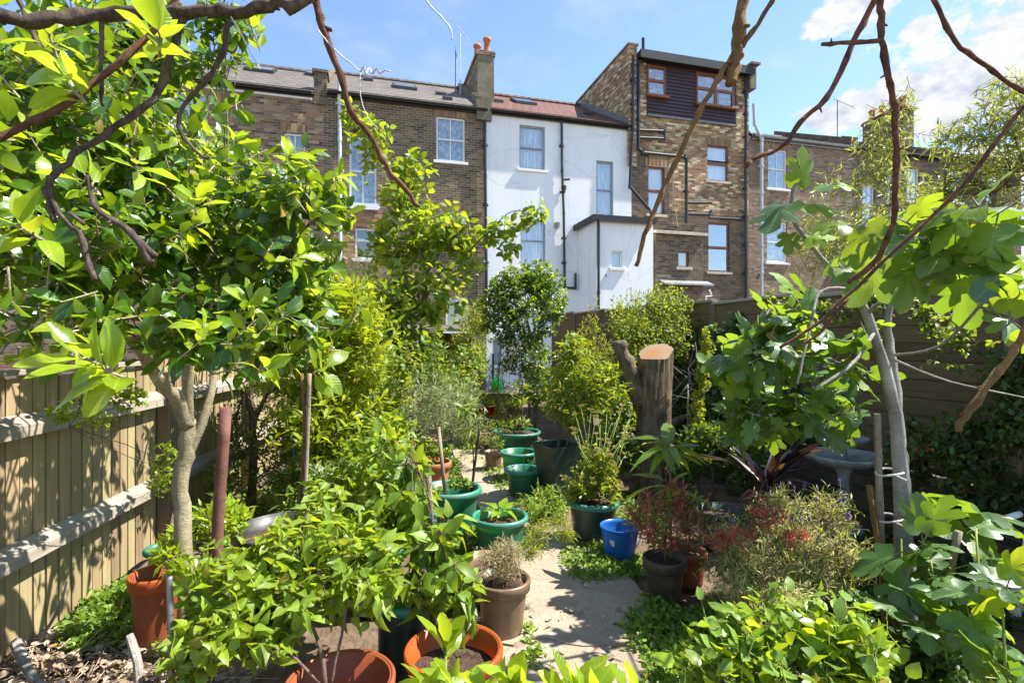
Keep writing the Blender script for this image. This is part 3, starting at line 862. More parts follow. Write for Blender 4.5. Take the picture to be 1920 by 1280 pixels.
def pitched_roof(h, x0, x1, ze, pitch, run, mat, over=.18, name='roof'):
    tp_ = math.tan(R(pitch)); th = .09
    mb = MB()
    zr = ze + run * tp_
    a, b = -over, run
    za = ze - over * tp_
    # slope sheet with its own uv metric, thickness below
    def pnt(x, y, dz=0): return (x, y, ze + y * tp_ + dz)
    mb.quad(pnt(x0, a, .05), pnt(x1, a, .05), pnt(x1, b, .05), pnt(x0, b, .05))
    mb.quad(pnt(x0, a, -.03), pnt(x0, b, -.03), pnt(x1, b, -.03), pnt(x1, a, -.03))
    mb.quad(pnt(x0, a, -.03), pnt(x1, a, -.03), pnt(x1, a, .05), pnt(x0, a, .05))
    mb.quad(pnt(x0, b, .05), pnt(x1, b, .05), (x1, b * 2 + over, za), (x0, b * 2 + over, za))
    mb.tube([pnt(x0, b, .05), pnt(x1, b, .05)], .11, 8)
    o = mb.build(name, M[mat], h.e)
    return o, zr

def gutter(h, x0, x1, z, mat='gutter', fascia=True, y=-.16):
    mb = MB()
    n = 8
    for i in range(n):
        a0 = math.pi * i / n; a1 = math.pi * (i + 1) / n
        mb.quad((x0, y - .06 * math.cos(a0), z - .06 * math.sin(a0)), (x0, y - .06 * math.cos(a1), z - .06 * math.sin(a1)),
                (x1, y - .06 * math.cos(a1), z - .06 * math.sin(a1)), (x1, y - .06 * math.cos(a0), z - .06 * math.sin(a0)))
    if fascia: mb.box(x0, -.075, z - .12, x1, -.05, z + .1)
    return mb.build('gutter', M[mat], h.e)

def skylight(h, ro, x, y, ze, pitch, w=.8, l=1.0):
    tp_ = math.tan(R(pitch)); mb = MB()
    def q(xx, yy, dz): return (xx, yy, ze + yy * tp_ + dz)
    mb.hexa([q(x, y, .06), q(x + w, y, .06), q(x + w, y + l, .06), q(x, y + l, .06), q(x, y, .16), q(x + w, y, .16), q(x + w, y + l, .16), q(x, y + l, .16)])
    o = mb.build('skylight', M['gutter'], ro)
    g = MB(); g.quad(q(x + .08, y + .08, .165), q(x + w - .08, y + .08, .165), q(x + w - .08, y + l - .08, .165), q(x + .08, y + l - .08, .165))
    g.build('pane', M['darkglass'], o)

def cornice(h, x0, x1, z, mat, hgt=.09, name='eaves_band'):
    mb = MB(); mb.box(x0, -.045, z - hgt, x1, -.003, z); mb.build(name, M[mat], h.e)

UB = [Fz(247, 400)[0], Fz(606, 400)[0], Fz(912, 400)[0], Fz(1184, 400)[0], Fz(1404, 400)[0], Fz(1598, 400)[0], Fz(1775, 400)[0], Fz(1915, 400)[0]]
DEPTH = 8.4; PITCH = 30.5

def chimney(h, x0, x1, y0, y1, z0, z1, mat, pots, front=None, potmat='pot_clay'):
    mb = MB(); mb.box(x0, y0, z0, x1, y1, z1 - .18); mb.box(x0 - .05, y0 - .05, z1 - .18, x1 + .05, y1 + .05, z1 - .06); mb.box(x0, y0, z1 - .06, x1, y1, z1)
    c = mb.build('chimney', M[mat], h.e)
    if front:
        f = MB(); f.box(x0 + .002, y0 - .02, z0, x1 + .002, y0 - .001, z1 - .19); f.build('rendered_face', M[front], c)
    for i in range(pots):
        yy = y0 + (y1 - y0) * (i + .5) / pots; xx = (x0 + x1) / 2
        if pots == 2: xx, yy = (x0 + .14, y0 + .7) if i else (x1 - .2, y0 + .2)
        p = MB(); p.lathe([(.13, 0), (.11, .1), (.105, .42), (.14, .44), (.14, .52), (.10, .52), (.09, .1), (0.001, .1)], 16, (xx, yy, z1))
        p.build('chimney_pot', M[potmat], c, smooth=True)
    return c

# ---- house A : leftmost
h = House(UB[0], 'brown brick terraced house with grey slate roof half hidden by the big glossy evergreen'); W = UB[1] - UB[0]
ZE = h.pt(500, 166)[1]
wins = [((310, 172, 386, 262), 'sash2', 'net', 'white_sill'), ((533, 250, 572, 356), 'sash2', 'lace', 'white_sill'), ((533, 425, 572, 520), 'sash', 'net', 'white_sill'), ((330, 420, 384, 520), 'sash', 'net', 'white_sill')]
rs = [h.rect(b) for b, *_ in wins]
mb = MB(); wall_holes(mb, -5.2, W, -.3, ZE, rs); mb.quad((-5.2, 0, -.3), (-5.2, 0, ZE), (-5.2, DEPTH, ZE), (-5.2, DEPTH, -.3)); mb.quad((0, 0, -.3), (0, DEPTH, -.3), (W, DEPTH, -.3), (W, 0, -.3))
mb.build('wall', M['brick_a'], h.e)
for (b, st, cu, si), r in zip(wins, rs): window(h, r, st, 'white_paint', cu, sill=si, lintel='soldier')
ro, zr = pitched_roof(h, -5.2, W - .26, ZE + .05, PITCH, 4.2, 'slate'); gutter(h, -5.2, W - .3, ZE - .02)
skylight(h, ro, 2.2, 2.6, ZE + .05, PITCH, .9, .9); skylight(h, ro, 4.0, 3.3, ZE + .05, PITCH, .7, .5)
cornice(h, 0, W - .3, ZE - .13, 'white_sill', .07)
mb = MB(); mb.box(W - .25, -.05, ZE - .3, W + .1, .5, ZE + .62); mb.box(W - .3, -.1, ZE + .62, W + .15, .55, ZE + .7)
for i in range(8):
    y = .5 + i * .48; z = ZE + y * math.tan(R(PITCH))
    mb.hexa([(W - .2, y, z - .3), (W + .1, y, z - .3), (W + .1, y + .48, z), (W - .2, y + .48, z), (W - .2, y, z + .3), (W + .1, y, z + .3), (W + .1, y + .48, z + .6), (W - .2, y + .48, z + .6)])
mb.build('parapet', M['brick_dark'], h.e)
# ---- house B
h = House(UB[1], 'dark brown brick terraced house with a white drainpipe and grey slate roof'); W = UB[2] - UB[1]
ZE = h.pt(760, 190)[1]
wins = [((655, 257, 706, 385), 'sash2', 'lace', 'white_sill', 'soldier'), ((818, 220, 872, 303), 'sash2', 'lace', 'white_sill', 'soldier'), ((666, 428, 708, 486), 'casement', None, 'white_sill', None),
        ((826, 396, 876, 450), 'twin', 'net', 'white_sill', 'soldier'), ((836, 556, 878, 620), 'twin', None, 'white_sill', 'soldier'), ((640, 640, 700, 720), 'twin', 'net', 'white_sill', None), ((800, 650, 850, 745), 'single', None, None, None)]
rs = [h.rect(b[0]) for b in wins]
zs = h.pt(680, 392)[1]
mb = MB(); up = [r for r in rs if r[1] > zs - .2]
xs = h.pt(716, 450)[0]
wall_holes(mb, 0, W, zs, ZE, [(r[0], max(r[1], zs), r[2], r[3]) for r in rs if r[3] > zs])
low = [(r[0], r[1], r[2], min(r[3], zs)) for r in rs if r[1] < zs]
wall_holes(mb, xs, W, -.3, zs, [r for r in low if r[0] > xs])
mb.quad((0, 0, -.3), (0, DEPTH, -.3), (W, DEPTH, -.3), (W, 0, -.3)); mb.build('wall', M['brick_b'], h.e)
mb = MB(); wall_holes(mb, 0, xs, -.3, zs, [r for r in low if r[0] < xs]); mb.build('lower_wall', M['brick_orange'], h.e)
mb = MB(); mb.box(.5, -.09, zs - .02, xs - .1, -.003, zs + .16); mb.build('band', M['white_sill'], h.e)
for (b, st, cu, si, li), r in zip(wins, rs): window(h, r, st, 'white_paint', cu, sill=si, lintel=li)
ro, zr = pitched_roof(h, .1, W - .12, ZE + .05, PITCH, 4.2, 'slate'); gutter(h, .12, W, ZE - .02)
skylight(h, ro, 2.1, 2.0, ZE + .05, PITCH, .8, .8); skylight(h, ro, 1.1, 3.1, ZE + .05, PITCH, .35, .4); skylight(h, ro, 3.5, 1.6, ZE + .05, PITCH, .35, .25); skylight(h, ro, 3.6, .6, ZE + .05, PITCH, .3, .2)
pipe(h, [(636, 128), (637, 260), (638, 400), (638, 700)], .055, 'grey_pipe')
pipe(h, [(909, 214), (910, 330), (913, 600)], .045, 'black_pipe')
# shared stack with the white house
cx0, cx1 = h.pt(895, 150, 1.5)[0], h.pt(926, 150, 1.5)[0]
ch = chimney(h, cx0, cx1, 1.5, 3.9, ZE + .6, h.pt(908, 94, 1.5)[1], 'brick_a', 2, 'cement')
mb = MB()
for i in range(9):
    y = -.1 + i * .48; z = ZE + .05 + max(y, 0) * math.tan(R(PITCH))
    mb.hexa([(W - .2, y, z - .25), (W + .12, y, z - .25), (W + .12, y + .478, z), (W - .2, y + .478, z), (W - .2, y, z + .33), (W + .12, y, z + .33), (W + .12, y + .478, z + .55), (W - .2, y + .478, z + .55)])
mb.box(W - .34, -.14, ZE - .35, W + .14, .3, ZE + .28)
mb.build('parapet', M['cement'], h.e)
# aerials on the stack
def aerial(h, x, y, z0, z1, boom, nel, mat='grey_pipe', tiltz=0.0):
    mb = MB(); mb.tube([(x, y, z0), (x, y, z1)], .018, 6)
    for s in (0,):
        mb.tube([(x - boom * .2, y - .1, z1 - .02 + tiltz), (x + boom * .8, y + .25, z1 - .05 - tiltz)], .012, 5)
        for i in range(nel):
            f = i / (nel - 1); px_ = x - boom * .2 + boom * f; py_ = y - .1 + .35 * f; z = z1 - .02 + tiltz - f * (tiltz * 2 + .03)
            mb.tube([(px_, py_, z - .15 + .05 * f), (px_, py_, z + .17 - .05 * f)], .006, 4)
    return mb.build('tv_aerial', M[mat], h.e)
a0 = h.pt(863, 150, 2.6)
aerial(h, a0[0], 2.6, ZE + 1.4, h.pt(863, 62, 2.6)[1], .5, 8, 'grey_pipe', .12)
a0 = h.pt(854, 150, 3.2)
aerial(h, a0[0], 3.2, ZE + 1.4, h.pt(854, 97, 3.2)[1], .1, 3, 'gutter')

# ---- house C : white
h = House(UB[2], 'white rendered terraced house with red tiled roof and a black downpipe down its middle'); W = UB[3] - UB[2]
ZE = h.pt(1045, 222)[1]
wins = [((974, 236, 1022, 318), 'sash', 'net', 'white_sill'), ((1118, 302, 1150, 410), 'sash', 'net', None), ((976, 400, 1023, 502), 'sash', 'net', 'white_sill'), ((922, 634, 968, 688), 'twin', 'net', 'white_sill')]
rs = [h.rect(b[0]) for b in wins]
mb = MB(); wall_holes(mb, 0, W, -.3, ZE, rs); mb.quad((0, 0, -.3), (0, DEPTH, -.3), (W, DEPTH, -.3), (W, 0, -.3))
mb.build('wall', M['render'], h.e)
for (b, st, cu, si), r in zip(wins, rs): window(h, r, st, 'grey_metal' if st == 'sash' else 'white_paint', cu, sill=si)
ro, zr = pitched_roof(h, .12, W - .02, ZE + .05, PITCH - 1, 4.2, 'redtile'); gutter(h, .1, W - .02, ZE - .02)
skylight(h, ro, 1.6, 2.2, ZE + .05, PITCH - 1, .8, .9); skylight(h, ro, .7, 1.7, ZE + .05, PITCH - 1, .3, .25); skylight(h, ro, 3.9, 1.2, ZE + .05, PITCH - 1, .3, .2)
pipe(h, [(1053, 226), (1054, 320), (1057, 400), (1059, 539), (1079, 540), (1079, 512)], .04)
pipe(h, [(1055, 337), (1068, 336)], .035)
mb = MB(); x, z = h.pt(1055, 355); mb.tube([(x, -.1, z + .09), (x, -.1, z - .02)], .085, 10); mb.tube([(x, -.1, z - .02), (x, -.1, z - .12)], .06, 10); mb.build('hopper', M['gutter'], h.e)
mb = MB(); x, z = h.pt(1043, 423); mb.box(x - .07, -.12, z - .09, x + .07, -.003, z + .07); mb.tube([(x, -.15, z + .02), (x, -.02, z + .05)], .07, 10); mb.build('floodlight', M['grey_metal'], h.e)
# extension of the white house
EX = -1.48
xl = h.pt(1118, 500, EX)[0]; xr = W - .03; ze = h.pt(1118, 412, EX)[1]
rw = h.rect((1147, 470, 1167, 502), EX)
mb = MB(); wall_holes(mb, xl, xr, -.3, ze, [rw], y=EX); mb.quad((xl, 0, -.3), (xl, EX, -.3), (xl, EX, ze), (xl, 0, ze)); mb.quad((xr, EX, -.3), (xr, 0, -.3), (xr, 0, ze), (xr, EX, ze))
ex = mb.build('extension', M['render'], h.e)
mb = MB(); mb.box(xl - .12, EX - .12, ze + .002, xr + .02, -.004, ze + .1); mb.box(xl - .16, EX - .16, ze - .06, xr + .02, EX - .125, ze + .13); mb.box(xl - .16, EX - .12, ze - .06, xl - .125, -.004, ze + .13); mb.build('flat_roof', M['gutter'], ex)
f = window(h, rw, 'single', 'white_paint', 'net', y=EX, sill='white_sill', rev=.12)
x = xl + .05; mb = MB(); mb.tube([(xl - .02, EX - .18, ze), (x, EX - .06, ze - .25), (x, EX - .06, .1)], .04, 10)
for z in (1.2, 2.2, 3.2): mb.tube([(x, EX - .06, z), (x, EX - .06, z + .09)], .055, 10)
mb.build('drainpipe', M['black_pipe'], h.e)
mb = MB(); x, z = h.pt(1136, 516, EX); mb.tube([(x - .03, EX - .03, z + .03), (x + .02, EX - .03, z), (x, EX - .03, z - .06)], .012, 6); mb.build('hook', M['grey_metal'], ex)

# ---- house D : tall brick with dormer
h = House(UB[3], 'tall brick terraced house with purple clad dormer storey and brown window frames'); W = UB[4] - UB[3]
ZT = h.pt(1300, 130)[1]; ZS = h.pt(1300, 300)[1]
wins = [((1215, 313, 1246, 402), 'stack', 'blind', 'stone', 'soldier'), ((1326, 273, 1366, 340), 'stack', 'blind', 'stone', 'soldier'), ((1328, 418, 1368, 510), 'stack', None, 'stone', None)]
rs = [h.rect(b[0]) for b in wins]
clx0, clx1 = h.pt(1213, 180)[0], h.pt(1379, 180)[0]; clz0 = h.pt(1296, 226)[1]; clz1 = ZT
zmid = h.pt(1300, 330)[1]
def part_wall(x0, x1, z0, z1, mat, name):
    mb = MB(); hs = [(max(r[0], x0), max(r[1], z0), min(r[2], x1), min(r[3], z1)) for r in rs]
    hs = [q for q in hs if q[0] < q[2] and q[1] < q[3]]
    wall_holes(mb, x0, x1, z0, z1, hs); return mb
xj = h.pt(1255, 350)[0]; zj = h.pt(1230, 290)[1]; zk = h.pt(1300, 400)[1]
mb = part_wall(0, W, zj, ZT, 'brick_d', 'wall'); m2 = part_wall(xj, W, zk, zj, 'brick_d', 'wall'); 
off = len(mb.v); mb.v += m2.v; mb.f += [tuple(i + off for i in f) for f in m2.f]
mb.quad((0, 0, zj), (0, 0, ZT), (0, DEPTH * .6, ZT), (0, DEPTH * .6, zj)); mb.quad((W, 0, -.3), (W, DEPTH, -.3), (W, DEPTH, ZT), (W, 0, ZT))
mb.build('wall', M['brick_d'], h.e)
mb = part_wall(0, xj, -.3, zj, 'brick_dark', 'wall'); m2 = part_wall(xj, W, -.3, zk, 'brick_dark', 'w')
off = len(mb.v); mb.v += m2.v; mb.f += [tuple(i + off for i in f) for f in m2.f]
mb.build('lower_wall', M['brick_dark'], h.e)
for (b, st, cu, si, li), r in zip(wins, rs): window(h, r, st, 'brown_upvc', cu, sill=si, lintel=li, glass='glass' if cu else 'mirror_glass')
# purple lapped boards with two windows
dw = [h.rect((1214, 124, 1248, 180), -.06), h.rect((1306, 140, 1377, 199), -.06)]
mb = MB(); nb = 15; bh = (clz1 - clz0) / nb
for i in range(nb):
    za, zb = clz0 + i * bh, clz0 + (i + 1) * bh
    segs = [(clx0, clx1)]
    for d in dw:
        if d[1] < zb - .02 and d[3] > za + .02:
            segs = [s for a, b in segs for s in ((a, min(b, d[0])), (max(a, d[2]), b)) if s[1] - s[0] > .02]
    for a, b in segs:
        mb.hexa([(a, -.055, za), (b, -.055, za), (b, -.003, za), (a, -.003, za), (a, -.02, zb), (b, -.02, zb), (b, -.003, zb), (a, -.003, zb)])
cld = mb.build('cladding', M['cladding'], h.e)
mb = MB(); mb.box(clx0, -.1, clz0 - .05, clx1, -.056, clz0 + .01); mb.box(clx0, -.056, clz0 - .05, clx1, -.004, clz0 - .002); mb.build('flashing', M['leadflash'], cld)
window(h, dw[0], 'stack', 'brown_upvc', 'blind', y=-.13, rev=.1, sill='brown_upvc'); window(h, dw[1], 'quad', 'brown_upvc', 'blind', y=-.13, rev=.1, sill='brown_upvc')
# flat roof, fascia and party walls
mb = MB(); mb.box(.16, -.3, ZT + .002, W + .02, 4.9, ZT + .2); mb.box(.16, -.36, ZT - .06, W - .12, -.302, ZT + .22); mb.build('flat_roof', M['gutter'], h.e)
zp = h.pt(1190, 90)[1]
mb = MB(); mb.box(-.16, -.12, zj - .5, .15, 4.9, zp); mb.build('party_wall', M['brick_d'], h.e)
mb = MB(); mb.box(-.2, -.16, zp + .002, .19, 4.9, zp + .07); mb.build('coping', M['cement'], h.e)
mb = MB(); mb.hexa([(-.17, -.02, ZE - .05), (-.165, -.02, ZE - .05), (-.165, 4.2, ZE + 4.22 * math.tan(R(29.5))), (-.17, 4.2, ZE + 4.22 * math.tan(R(29.5))), (-.19, -.02, ZE + .3), (-.165, -.02, ZE + .3), (-.165, 4.2, ZE + .34 + 4.22 * math.tan(R(29.5))), (-.19, 4.2, ZE + .34 + 4.22 * math.tan(R(29.5)))])
mb.build('flashing', M['leadflash'], h.e)
mb = MB(); mb.box(W - .13, -.25, ZT - .5, W + .12, 4.9, ZT + .3); mb.box(W - .2, -.4, ZT + .302, W + .18, 4.9, ZT + .38); mb.build('party_wall', M['cement'], h.e)
pipe(h, [(1187, 104), (1187, 240), (1183, 300), (1181, 350), (1218, 393)], .05, yo=-.2)
pipe(h, [(1219, 393, -.2), (1224, 408, -.5), (1224, 575, -.5)], .055, yo=-.2)
pipe(h, [(1206, 72), (1206, 108), (1197, 118), (1197, 278), (1205, 286), (1283, 294), (1287, 300), (1287, 418)], .055, yo=-.14)
pipe(h, [(1199, 244), (1246, 246), (1246, 260), (1199, 258)], .045, yo=-.14)
pipe(h, [(1289, 380), (1334, 380)], .05, yo=-.14); pipe(h, [(1289, 401), (1330, 402), (1334, 395)], .045, yo=-.14); pipe(h, [(1289, 395), (1306, 395)], .03, yo=-.14)
pipe(h, [(1330, 408), (1396, 411)], .035, yo=-.1)
pipe(h, [(1399, 128), (1398, 300), (1399, 565)], .05, yo=-.12)
pipe(h, [(1263, 312), (1262, 350), (1265, 385), (1271, 425)], .014, 'stone', 'hanging_cable', yo=-.05, collars=False)
# lean-to at the back of D
LX = -1.2
xl, xr = .22, h.pt(1318, 500, LX)[0]; ze = h.pt(1270, 441, LX)[1]
rw = h.rect((1272, 471, 1292, 501), LX)
mb = MB(); wall_holes(mb, xl, xr, -.3, ze, [rw], y=LX); mb.quad((xr, LX, -.3), (xr, 0, -.3), (xr, 0, ze + .3), (xr, LX, ze)); mb.quad((xl, LX, -.3), (xl, LX, ze), (xl, 0, ze + .3), (xl, 0, -.3))
ex = mb.build('lean_to', M['brick_dark'], h.e)
mb = MB(); mb.hexa([(xl - .05, LX - .15, ze), (xr + .1, LX - .15, ze), (xr + .1, -.005, ze + .32), (xl - .05, -.005, ze + .32), (xl - .05, LX - .15, ze + .09), (xr + .1, LX - .15, ze + .09), (xr + .1, -.005, ze + .41), (xl - .05, -.005, ze + .41)]); mb.build('roof', M['stone'], ex)
window(h, rw, 'single', 'brown_upvc', 'blind', y=LX, sill='stone', rev=.1)
x0, z0 = h.pt(1236, 528, LX); x1, _ = h.pt(1326, 526, LX)
mb = MB(); mb.hexa([(x0, LX - .35, z0 - .12), (x1, LX - .35, z0 - .12), (x1, LX - .004, z0), (x0, LX - .004, z0), (x0, LX - .35, z0 - .07), (x1, LX - .35, z0 - .07), (x1, LX - .004, z0 + .06), (x0, LX - .004, z0 + .06)]); mb.build('canopy', M['grey_metal'], ex)
mb = MB(); q = h.pt(1320, 556, LX); mb.tube([(q[0], LX - .1, q[1] - .3), (q[0], LX - .1, q[1]), (q[0] + .22, LX - .1, q[1] + .02), (q[0] + .13, LX - .1, q[1] + .22)], .03, 8); mb.build('waste_pipe', M['white_paint'], ex)

# ---- houses E, F, G to the right
EL = ['brown brick terraced house with white downpipe, right of the tall purple clad house',
      'dark brick terraced house seen through narrow willow leaves', 'farthest brick terraced house at the right end of the row']
W7 = {4: [((1440, 280, 1476, 354), 'sash2', 'lace'), ((1438, 416, 1476, 492), 'sash', 'lace')], 5: [((1617, 346, 1640, 422), 'sash2', 'net'), ((1664, 318, 1684, 380), 'sash2', 'net'), ((1700, 316, 1724, 378), 'sash2', 'net')],
      6: [((1784, 320, 1806, 380), 'sash2', 'net'), ((1850, 330, 1870, 390), 'sash2', 'net')]}
for i in (4, 5, 6):
    h = House(UB[i], EL[i - 4]); W = UB[i + 1] - UB[i]
    ZE = 9.25
    rs = [h.rect(b[0]) for b in W7[i]]
    mb = MB(); wall_holes(mb, 0, W, -.3, ZE, rs); mb.quad((0, 0, -.3), (0, DEPTH, -.3), (W, DEPTH, -.3), (W, 0, -.3)); mb.quad((W, 0, -.3), (W, DEPTH, -.3), (W, DEPTH, ZE), (W, 0, ZE))
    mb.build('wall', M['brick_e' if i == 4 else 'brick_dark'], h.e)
    for (b, st, cu), r in zip(W7[i], rs): window(h, r, st, 'white_paint', cu, sill='white_sill', lintel='soldier')
    ro, zr = pitched_roof(h, .14, W - .14, ZE + .05, 24, 3.4, 'slate'); gutter(h, .1, W, ZE - .02, 'grey_metal' if i == 4 else 'gutter')
    mb = MB()
    for j in range(9):
        y = -.1 + j * .45; z = ZE + .05 + max(y, 0) * math.tan(R(24))
        mb.hexa([(W - .16, y, z - .25), (W + .16, y, z - .25), (W + .16, y + .448, z - .05), (W - .16, y + .448, z - .05), (W - .16, y, z + .35), (W + .16, y, z + .35), (W + .16, y + .448, z + .55), (W - .16, y + .448, z + .55)])
    mb.build('parapet', M['brick_dark'], h.e)
    if i == 4:
        skylight(h, ro, .5, 1.5, ZE + .05, 24, .8, .8)
        pipe(h, [(1413, 195), (1415, 232), (1428, 262), (1428, 560)], .055, 'grey_pipe', yo=-.16)
        x, z = h.pt(1570, 240, 2); aerial(h, x, 2, ZE + .8, ZE + 2.9, 1.4, 2, 'gutter')
    if i == 5:
        mb = MB(); mb.box(.0, -1.6, -.3, 1.6, -.004, 6.1); mb.build('back_addition', M['brick_dark'], h.e)
    if i == 5:
        chimney(h, W - .3, W + .3, 1.6, 3.6, ZE + .6, ZE + 2.9, 'brick_dark', 4)
# ------------------------------------------------------------------ ground
def gnoise(x, y):
    return (np.sin(x * 3.1 + y * 1.7) + np.sin(x * 7.3 - y * 5.1 + 1) * .5 + np.sin(x * 15.1 + y * 17.7) * .3 + np.sin(x * 31 - y * 27) * .15) * .012
xs = np.unique(np.concatenate([np.linspace(-400, -8, 12), np.linspace(-8, 8, 200), np.linspace(8, 400, 12)]))
ys = np.unique(np.concatenate([np.linspace(-60, 0, 6), np.linspace(0, 17, 200), np.linspace(17, 600, 14)]))
gx, gy = np.meshgrid(xs, ys)
gz = gnoise(gx, gy) - .035
v = np.stack([gx.ravel(), gy.ravel(), gz.ravel()], 1)
nx = len(xs); ii = (np.arange(len(ys) - 1)[:, None] * nx + np.arange(nx - 1)[None]).ravel()
q = np.stack([ii, ii + 1, ii + 1 + nx, ii + nx], 1)
tag(link_mesh('ground', arrays_mesh('ground', v, np.zeros((0, 3), int), q), M['soil']), kind='structure')
# cracked concrete path, its outline read on the ground
def GP(px, py): 
    Y = CAMZ * FPX / (py - HOR); return np.array([(px - 960) / FPX * Y, Y, 0.0])
left = [(700, 1700), (840, 1420), (905, 1290), (930, 1210), (955, 1120), (960, 1060), (945, 1010), (905, 960), (872, 905), (850, 850), (846, 805), (845, 775), (850, 752)]
right = [(1420, 1700), (1300, 1420), (1240, 1290), (1225, 1210), (1215, 1130), (1170, 1075), (1120, 1030), (1040, 975), (980, 910), (935, 850), (915, 805), (905, 775), (905, 752)]
rng = np.random.default_rng(3)
mb = MB()
L = [GP(*q) for q in left]; Rr = [GP(*q) for q in right]
Ls, Rs = smooth_path(L, 3), smooth_path(Rr, 3)
n = len(Ls); cuts = [0, 5, 9, 13, 18, 24, 30, n - 1]
for a, b in zip(cuts[:-1], cuts[1:]):
    g = .004
    dz = rng.uniform(-.006, .008)
    tl = [Ls[i] + rng.normal(0, .006, 3) * (1, 1, 0) for i in range(a, b + 1)]; tr = [Rs[i] + rng.normal(0, .006, 3) * (1, 1, 0) for i in range(a, b + 1)]
    d0 = (tl[1] - tl[0]) / np.linalg.norm(tl[1] - tl[0]); d1 = (tl[-1] - tl[-2]) / np.linalg.norm(tl[-1] - tl[-2])
    sk = rng.uniform(-.06, .06)
    split = .5 + rng.uniform(-.15, .15) if (False) else None
    pieces = [(0, 1)] if split is None else [(0, split - .004), (split + .004, 1)]
    for f0, f1 in pieces:
        lo = [p_ + (q_ - p_) * f0 for p_, q_ in zip(tl, tr)]; hi = [p_ + (q_ - p_) * f1 for p_, q_ in zip(tl, tr)]
        lo[0] = lo[0] + d0 * g; hi[0] = hi[0] + d0 * (g + sk * (f1 - f0) * .2); lo[-1] = lo[-1] - d1 * g; hi[-1] = hi[-1] - d1 * g
        def jag(p_, q_, key):
            r_ = np.random.default_rng(key); nn = 9; out = []
            for k in range(1, nn):
                f = k / nn; pt_ = p_ + (q_ - p_) * f; out.append(pt_ + np.array([0, r_.normal(0, .028), 0]))
            return out
        loop = lo + jag(lo[-1], hi[-1], 50 + b) + hi[::-1] + jag(lo[0], hi[0], 50 + a)[::-1] if split is None else lo + hi[::-1]
        top = [(p_[0], p_[1], .012 + dz) for p_ in loop]; bot = [(p_[0], p_[1], -.08) for p_ in loop]
        mb.poly(top[::-1])
        for i in range(len(loop)):
            j = (i + 1) % len(loop); mb.quad(top[i], top[j], bot[j], bot[i])
tag(mb.build('path', M['concrete']), kind='structure')

# ------------------------------------------------------------------ fences
def fxl(Y): return -2.37 - .125 * Y
def fence_left():
    Y0, Y1 = 1.4, 14.0
    d = unit(np.array([fxl(Y1) - fxl(Y0), Y1 - Y0, 0])); b = np.array([fxl(Y0), Y0, 0]); rz = math.atan2(d[1], d[0])
    e = empty('timber_fence', b, rz, 'pale feather edge timber fence of upright boards with sunlit rails', 'fence')
    rr = random.Random(4)
    Lg = (Y1 - Y0) / d[1]
    posts = [-.9, 1.1, 3.05, 4.9, 6.75, 8.6, 10.5, 12.6]
    hts = [1.53, 1.55, 1.6, 1.7, 1.75, 1.75, 1.75]
    for i in range(len(posts) - 1):
        a, c = posts[i], posts[i + 1]; hgt = hts[i]
        mb = MB(); x = a
        while x < c - .02:
            w_ = min(rr.uniform(.083, .093), c - x); gap = rr.uniform(.008, .016)
            hh = hgt + rr.uniform(-.012, .012); zb = .03 + rr.uniform(-.01, .015); off = .008 + rr.uniform(0, .005); tl = rr.uniform(-.004, .004)
            # local y>0 lies left of the fence (away from the garden)
            mb.hexa([(x, off + tl, zb), (x + w_, off - tl * .5, zb), (x + w_, off + .018, zb), (x, off + .018, zb), (x + tl, off, hh), (x + w_ + tl, off, hh), (x + w_ + tl, off + .018, hh), (x + tl, off + .018, hh)])
            mb.box(x + w_ - .02, .033, zb, x + w_ + gap + .025, .046, hh - .01)
            x += w_ + gap
        pn = mb.build('board_panel', M['fence_board'], e)
        for z in (.57, 1.27):
            r = MB(); r.hexa([(a + .03, -.075, z - .045), (c - .03, -.075, z - .045), (c - .03, .007, z - .06), (a + .03, .007, z - .06), (a + .03, -.072, z + .02), (c - .03, -.072, z + .02), (c - .03, .007, z + .075), (a + .03, .007, z + .075)])
            r.build('rail', M['fence_rail'], e, bevel=.004)
        if i < 2:
            r = MB(); r.box(a + .03, -.02, hgt + .013, c - .03, .06, hgt + .045); r.build('capping', M['fence_rail'], e, bevel=.004)
    for a in posts:
        p = MB(); p.box(a - .05, -.1, -.1, a + .05, .0, 1.5 if a < 4 else 1.7); p.build('post', M['fence_post'], e, bevel=.006)
fence_left()

def fxr(Y): return 4.75 - .25 * Y
def fence_right():
    Y0, Y1 = 2.2, 14.6
    b = np.array([fxr(Y0), Y0, 0]); d = unit(np.array([fxr(Y1) - fxr(Y0), Y1 - Y0, 0])); rz = math.atan2(d[1], d[0])
    e = empty('plank_fence', b, rz, 'dark fence of wide horizontal planks in shade on a low brick wall', 'fence')
    rr = random.Random(9)
    Lg = (Y1 - Y0) / d[1]
    n = 7; pw = Lg / n
    for i in range(n):
        a, c = i * pw, (i + 1) * pw
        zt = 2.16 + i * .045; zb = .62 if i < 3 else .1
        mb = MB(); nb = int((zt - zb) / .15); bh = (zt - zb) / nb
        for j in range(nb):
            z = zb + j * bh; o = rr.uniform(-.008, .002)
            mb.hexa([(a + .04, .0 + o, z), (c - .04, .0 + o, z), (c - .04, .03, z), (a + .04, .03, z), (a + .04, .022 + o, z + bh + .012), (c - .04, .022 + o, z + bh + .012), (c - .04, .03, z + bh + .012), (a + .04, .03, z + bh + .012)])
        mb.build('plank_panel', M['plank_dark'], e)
        t_ = MB(); t_.box(a, -.03, zt + .015, c, .07, zt + .05); t_.build('capping', M['fence_rail'], e, bevel=.004)
        p = MB(); p.box(a - .05, -.035, -.1, a + .05, .06, zt + .013); p.build('post', M['fence_post'], e, bevel=.006)
    w_ = MB(); w_.box(-.6, -.16, -.2, pw * 3 - .05, .1, .6); w_.build('low_wall', M['wallbrick'], e)
    return e, b, d
fe = fence_right()

